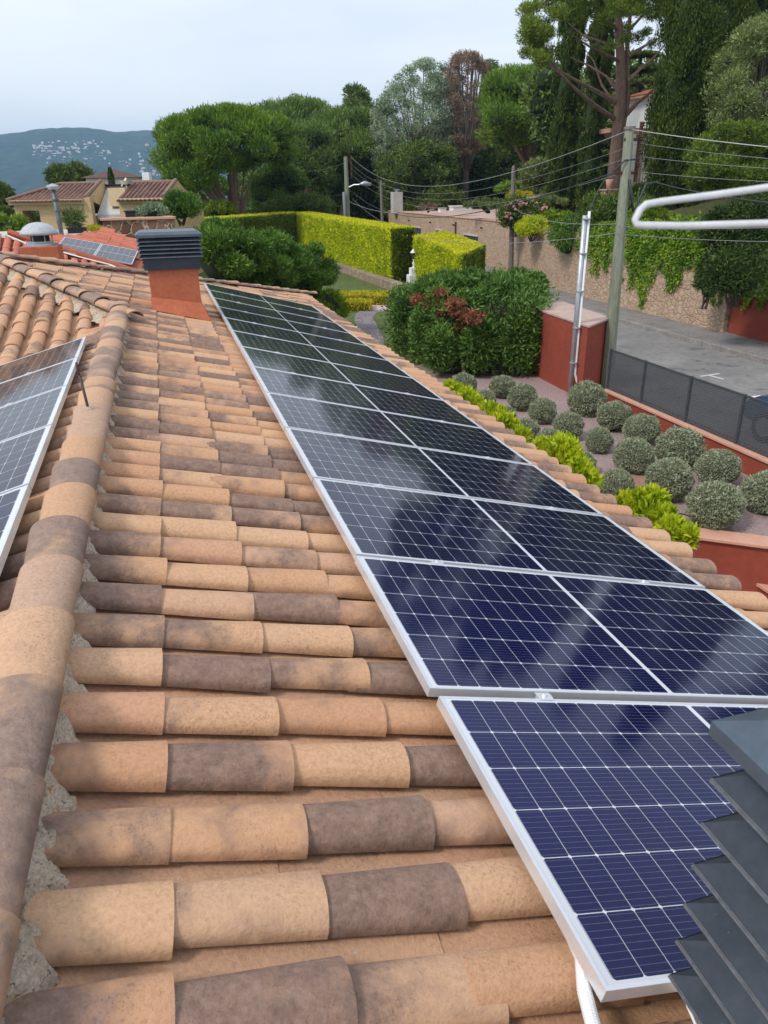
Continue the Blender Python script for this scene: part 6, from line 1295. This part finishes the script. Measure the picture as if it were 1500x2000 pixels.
for h in heads: m.tube([yp, (yp+h)/2+np.array([.05, 0, 0]), h], [.06, .05, .04], 6)
m.build('stem', M['bark_grey'], yu); foliage('leaves', [(*h, .3, .3, .26) for h in heads], 330, .55, M['yucca'], yu, elong=10, seed=331, shell=.5, up=.5)
pbush('clipped_hedge', 'low yellow-green hedge in front of the brick house window', 187, 447, 30, 10, 33, 1500, .09, 'lf_yellow', 333, depth=.3)
pbush('olive_shrub', 'rounded olive-green shrub against the brick house gable', 352, 407, 62, 46, 39, 9000, .14, 'lf_oleander', 335)
pbush('olive_shrub', 'pale grey-green shrub left of the rounded one at the gable', 296, 415, 56, 26, 37, 5000, .12, 'lf_silver', 337)
pbush('garden_bush', 'yellow-green bushes at the far left edge beside the red roof', 18, 447, 54, 40, 38, 6500, .14, 'lf_green', 339)
pbush('garden_bush', 'dark green tree seen through the open porch of the brick house', 52, 435, 40, 40, 56, 5000, .2, 'lf_wood', 341)
pbush('garden_bush', 'dark bush at the left edge below the far town', 14, 428, 60, 30, 48, 5000, .2, 'lf_wood', 343)
pbush('round_tree', 'dark tree cut off by the left edge of the picture', -2, 387, 42, 44, 62, 6000, .26, 'lf_wood', 345, cat='tree')
pbush('round_tree', 'dark evergreen tree left of the far white villa', 122, 346, 40, 30, 80, 5000, .35, 'lf_wood', 347, cat='tree'); pbush('round_tree', 'darker evergreen directly beside the far white villa roof', 150, 345, 42, 34, 82, 5000, .35, 'lf_wood', 349, cat='tree')
pbush('clipped_hedge', 'green clipped hedge between the brick house and the umbrella pine', 425, 412, 66, 28, 57, 6000, .2, 'lf_green', 351, depth=1.0); pbush('round_tree', 'small rounded pine beyond the clipped hedge', 428, 370, 40, 36, 90, 4500, .4, 'lf_pine', 353, cat='tree')
cypress('slim young cypress in front of the far white villa', 220, 330, 368, 10, 66, 1800, 355, .22)
Yv = 78; va, vb = at(171, 372, Yv), at(273, 346, Yv); vl = thing('white_villa', 'distant white villa with a brown hipped roof behind the brick house', 'house', (va[0], Yv, va[2]))
MB().box(va[0], vb[0], Yv, Yv+5, va[2]-6, vb[2]).build('wall', M['whitewall'], vl); rr_ = MB(); e_ = .45; zt_ = at(228, 331, Yv+2.5)[2]
rr_.add([(va[0]-e_, Yv-e_, vb[2]), (vb[0]+e_, Yv-e_, vb[2]), (vb[0]+e_, Yv+5+e_, vb[2]), (va[0]-e_, Yv+5+e_, vb[2]), ((va[0]+vb[0])/2+.1, Yv+2.5, zt_)], [(0, 1, 4), (1, 2, 4), (2, 3, 4), (3, 0, 4), (3, 2, 1, 0)]); rr_.build('roof', M['browntile'], vl)
wq0, wq1 = at(183, 362, Yv-.03), at(195, 357, Yv-.03); MB().box(wq0[0], wq1[0], Yv-.05, Yv+.02, wq0[2], wq1[2]).build('window', M['glass_dark'], vl)
gp_ = at(409, 395, 75); m = thing('street_lamp', 'thin dark green lamp post under the left limbs of the umbrella pine', 'street lamp', tuple(gp_)); gt = at(409, 352, 75); MB().tube([(gp_[0], 75, gp_[2]-1), (gp_[0], 75, gt[2])], .07, 6).build('post', M['anthra'], m); MB().tube([(gp_[0], 75, gt[2]), (gp_[0]+.7, 75, gt[2]+.05)], .08, 6).build('lamp_head', M['anthra'], m)
# ------------------------------------------------------------------ far hillside houses and town
def hit(px, py):
    d = ray(px, py); d = d/np.linalg.norm(d[:2]); az = math.atan2(d[0], d[1])
    for r_ in np.arange(700, 3000, 12):
        if CAMZ+d[2]*r_ < terrain(d[0]*r_, d[1]*r_, az, r_): return np.array([d[0]*r_, d[1]*r_, CAMZ+d[2]*r_]), r_
    return None, 0
def house_mesh(w_, d_, h_, roof):
    m = MB(); m.box(-w_/2, w_/2, -d_/2, d_/2, -3, h_); m.box(-w_*.15, w_*.35, -d_/2-1.5, -d_/2, -3, h_*.55)
    if roof: m.add([(-w_/2-.5, -d_/2-.5, h_), (w_/2+.5, -d_/2-.5, h_), (w_/2+.5, d_/2+.5, h_), (-w_/2-.5, d_/2+.5, h_), (0, 0, h_+2.6)], [(0, 1, 4), (1, 2, 4), (2, 3, 4), (3, 0, 4)], 1)
    me = mesh_np('hillside_house', np.array(m.v), m.f); me.materials.append(M['town_w']); me.materials.append(M['town_r']); me.polygons.foreach_set('material_index', m.mi); return me
HM = [house_mesh(13, 10, 5, False), house_mesh(17, 9, 4.5, True), house_mesh(10, 9, 7, False), house_mesh(21, 10, 5, True)]
rgh = random.Random(77); nh_ = 0; spots = []
for k in range(170):
    x = rgh.uniform(60, 335); y = 284+max(0, x-120)*.22+rgh.gauss(0, 1)*(8+x*.05)+(7 if x < 200 else 4)
    if rgh.random() < .25: x = rgh.gauss(120, 30); y = rgh.gauss(291, 6)
    spots.append((x, y, 0))
for k in range(26): spots.append((rgh.uniform(395, 480), rgh.uniform(345, 400), 0))
for k in range(34): spots.append((rgh.uniform(-20, 95), rgh.uniform(388, 432), 1))
for k in range(14): spots.append((rgh.uniform(280, 400), rgh.uniform(325, 375), 0))
for x, y, tw_ in spots:
    if tw_ == 0 and x < 340 and y < np.interp(x, [p[0] for p in prof], [p[1] for p in prof])+3: continue
    P, r_ = hit(x, y)
    if P is None: continue
    o = bpy.data.objects.new('hillside_house', HM[rgh.randrange(4)]); COL.objects.link(o); o.location = P; o.rotation_euler = (0, 0, -math.atan2(P[0], P[1])+rgh.gauss(0, .3)); s_ = rgh.uniform(.18, .52)*(.6+r_/5000); o.scale = (s_, s_, s_*1.5)
    if tw_: tag(o, 'tiny pale house of the town in the valley at the far left', 'house', 'houses of the far valley town')
    else: tag(o, 'tiny pale house scattered on the far wooded hillside', 'house', 'houses on the far hillside')
# ------------------------------------------------------------------ parked car at the right edge
cp_ = gz(1474, 772, .95); car = thing('parked_car', 'dark blue car on the road just entering the picture at the right edge', 'car', (cp_[0]+.85, cp_[1]-2.1, 0)); X_, Y_ = cp_[0]+1.2, cp_[1]+.75
def loft(secs, n=16):
    m = MB(); V = []
    for (y, hw, z0, z1, e) in secs:
        for k in range(n):
            a = 2*math.pi*k/n; c, s_ = math.cos(a), math.sin(a); V.append((X_+hw*math.copysign(abs(c)**e, c), Y_-y, (z0+z1)/2+(z1-z0)/2*math.copysign(abs(s_)**e, s_)))
    q = len(secs); return m.add(V, [(i*n+k, (i+1)*n+k, (i+1)*n+(k+1) % n, i*n+(k+1) % n) for i in range(q-1) for k in range(n)]+[tuple(range(n)), tuple((q-1)*n+k for k in range(n))[::-1]])
loft([(0, .60, .32, .62, .5), (.12, .80, .24, .72, .45), (.9, .88, .2, .86, .4), (1.3, .9, .2, .92, .4), (3.2, .9, .2, .95, .4), (3.9, .86, .24, .92, .45), (4.15, .7, .35, .8, .5)]).build('body', M['carpaint'], car, smooth=True)
loft([(1.15, .76, .85, .93, .5), (1.8, .66, .85, 1.36, .45), (2.3, .64, .85, 1.44, .45), (3.0, .62, .85, 1.42, .45), (3.7, .70, .85, .98, .5)]).build('glasshouse', M['glass_dark'], car, smooth=True)
for yy in (.8, 3.35):
    for sx in (-1, 1):
        x_ = X_+sx*.80; m = MB(); m.tube([(x_-.1, Y_-yy, .31), (x_+.1, Y_-yy, .31)], .31, 18); w_ = m.build('wheel', M['black'], car, smooth=False); MB().tube([(x_+sx*.10, Y_-yy, .31), (x_+sx*.112, Y_-yy, .31)], .19, 12).build('rim', M['alu_dull'], w_)
for sx in (-1, 1): MB().box(X_+sx*.55-.15, X_+sx*.55+.15, Y_-.13, Y_-.02, .58, .70).build('headlight', M['white'], car, bevel=.02)
# ------------------------------------------------------------------ haze
hzb = MB(); hzb.box(-4200, 4200, -600, 4300, -110, 235); hm = bpy.data.materials.new('haze'); hm.use_nodes = True; tt = hm.node_tree; tt.nodes.clear(); oo = tt.nodes.new('ShaderNodeOutputMaterial'); pv = tt.nodes.new('ShaderNodeVolumePrincipled')
pv.inputs['Color'].default_value = (.46, .72, 1, 1); pv.inputs['Density'].default_value = .00024; pv.inputs['Anisotropy'].default_value = .2; tt.links.new(pv.outputs[0], oo.inputs['Volume'])
hzo = hzb.build('haze', hm); hzo['kind'] = 'stuff'; hzo['label'] = 'pale blue air haze over the valley and hills'; hzo['category'] = 'haze'
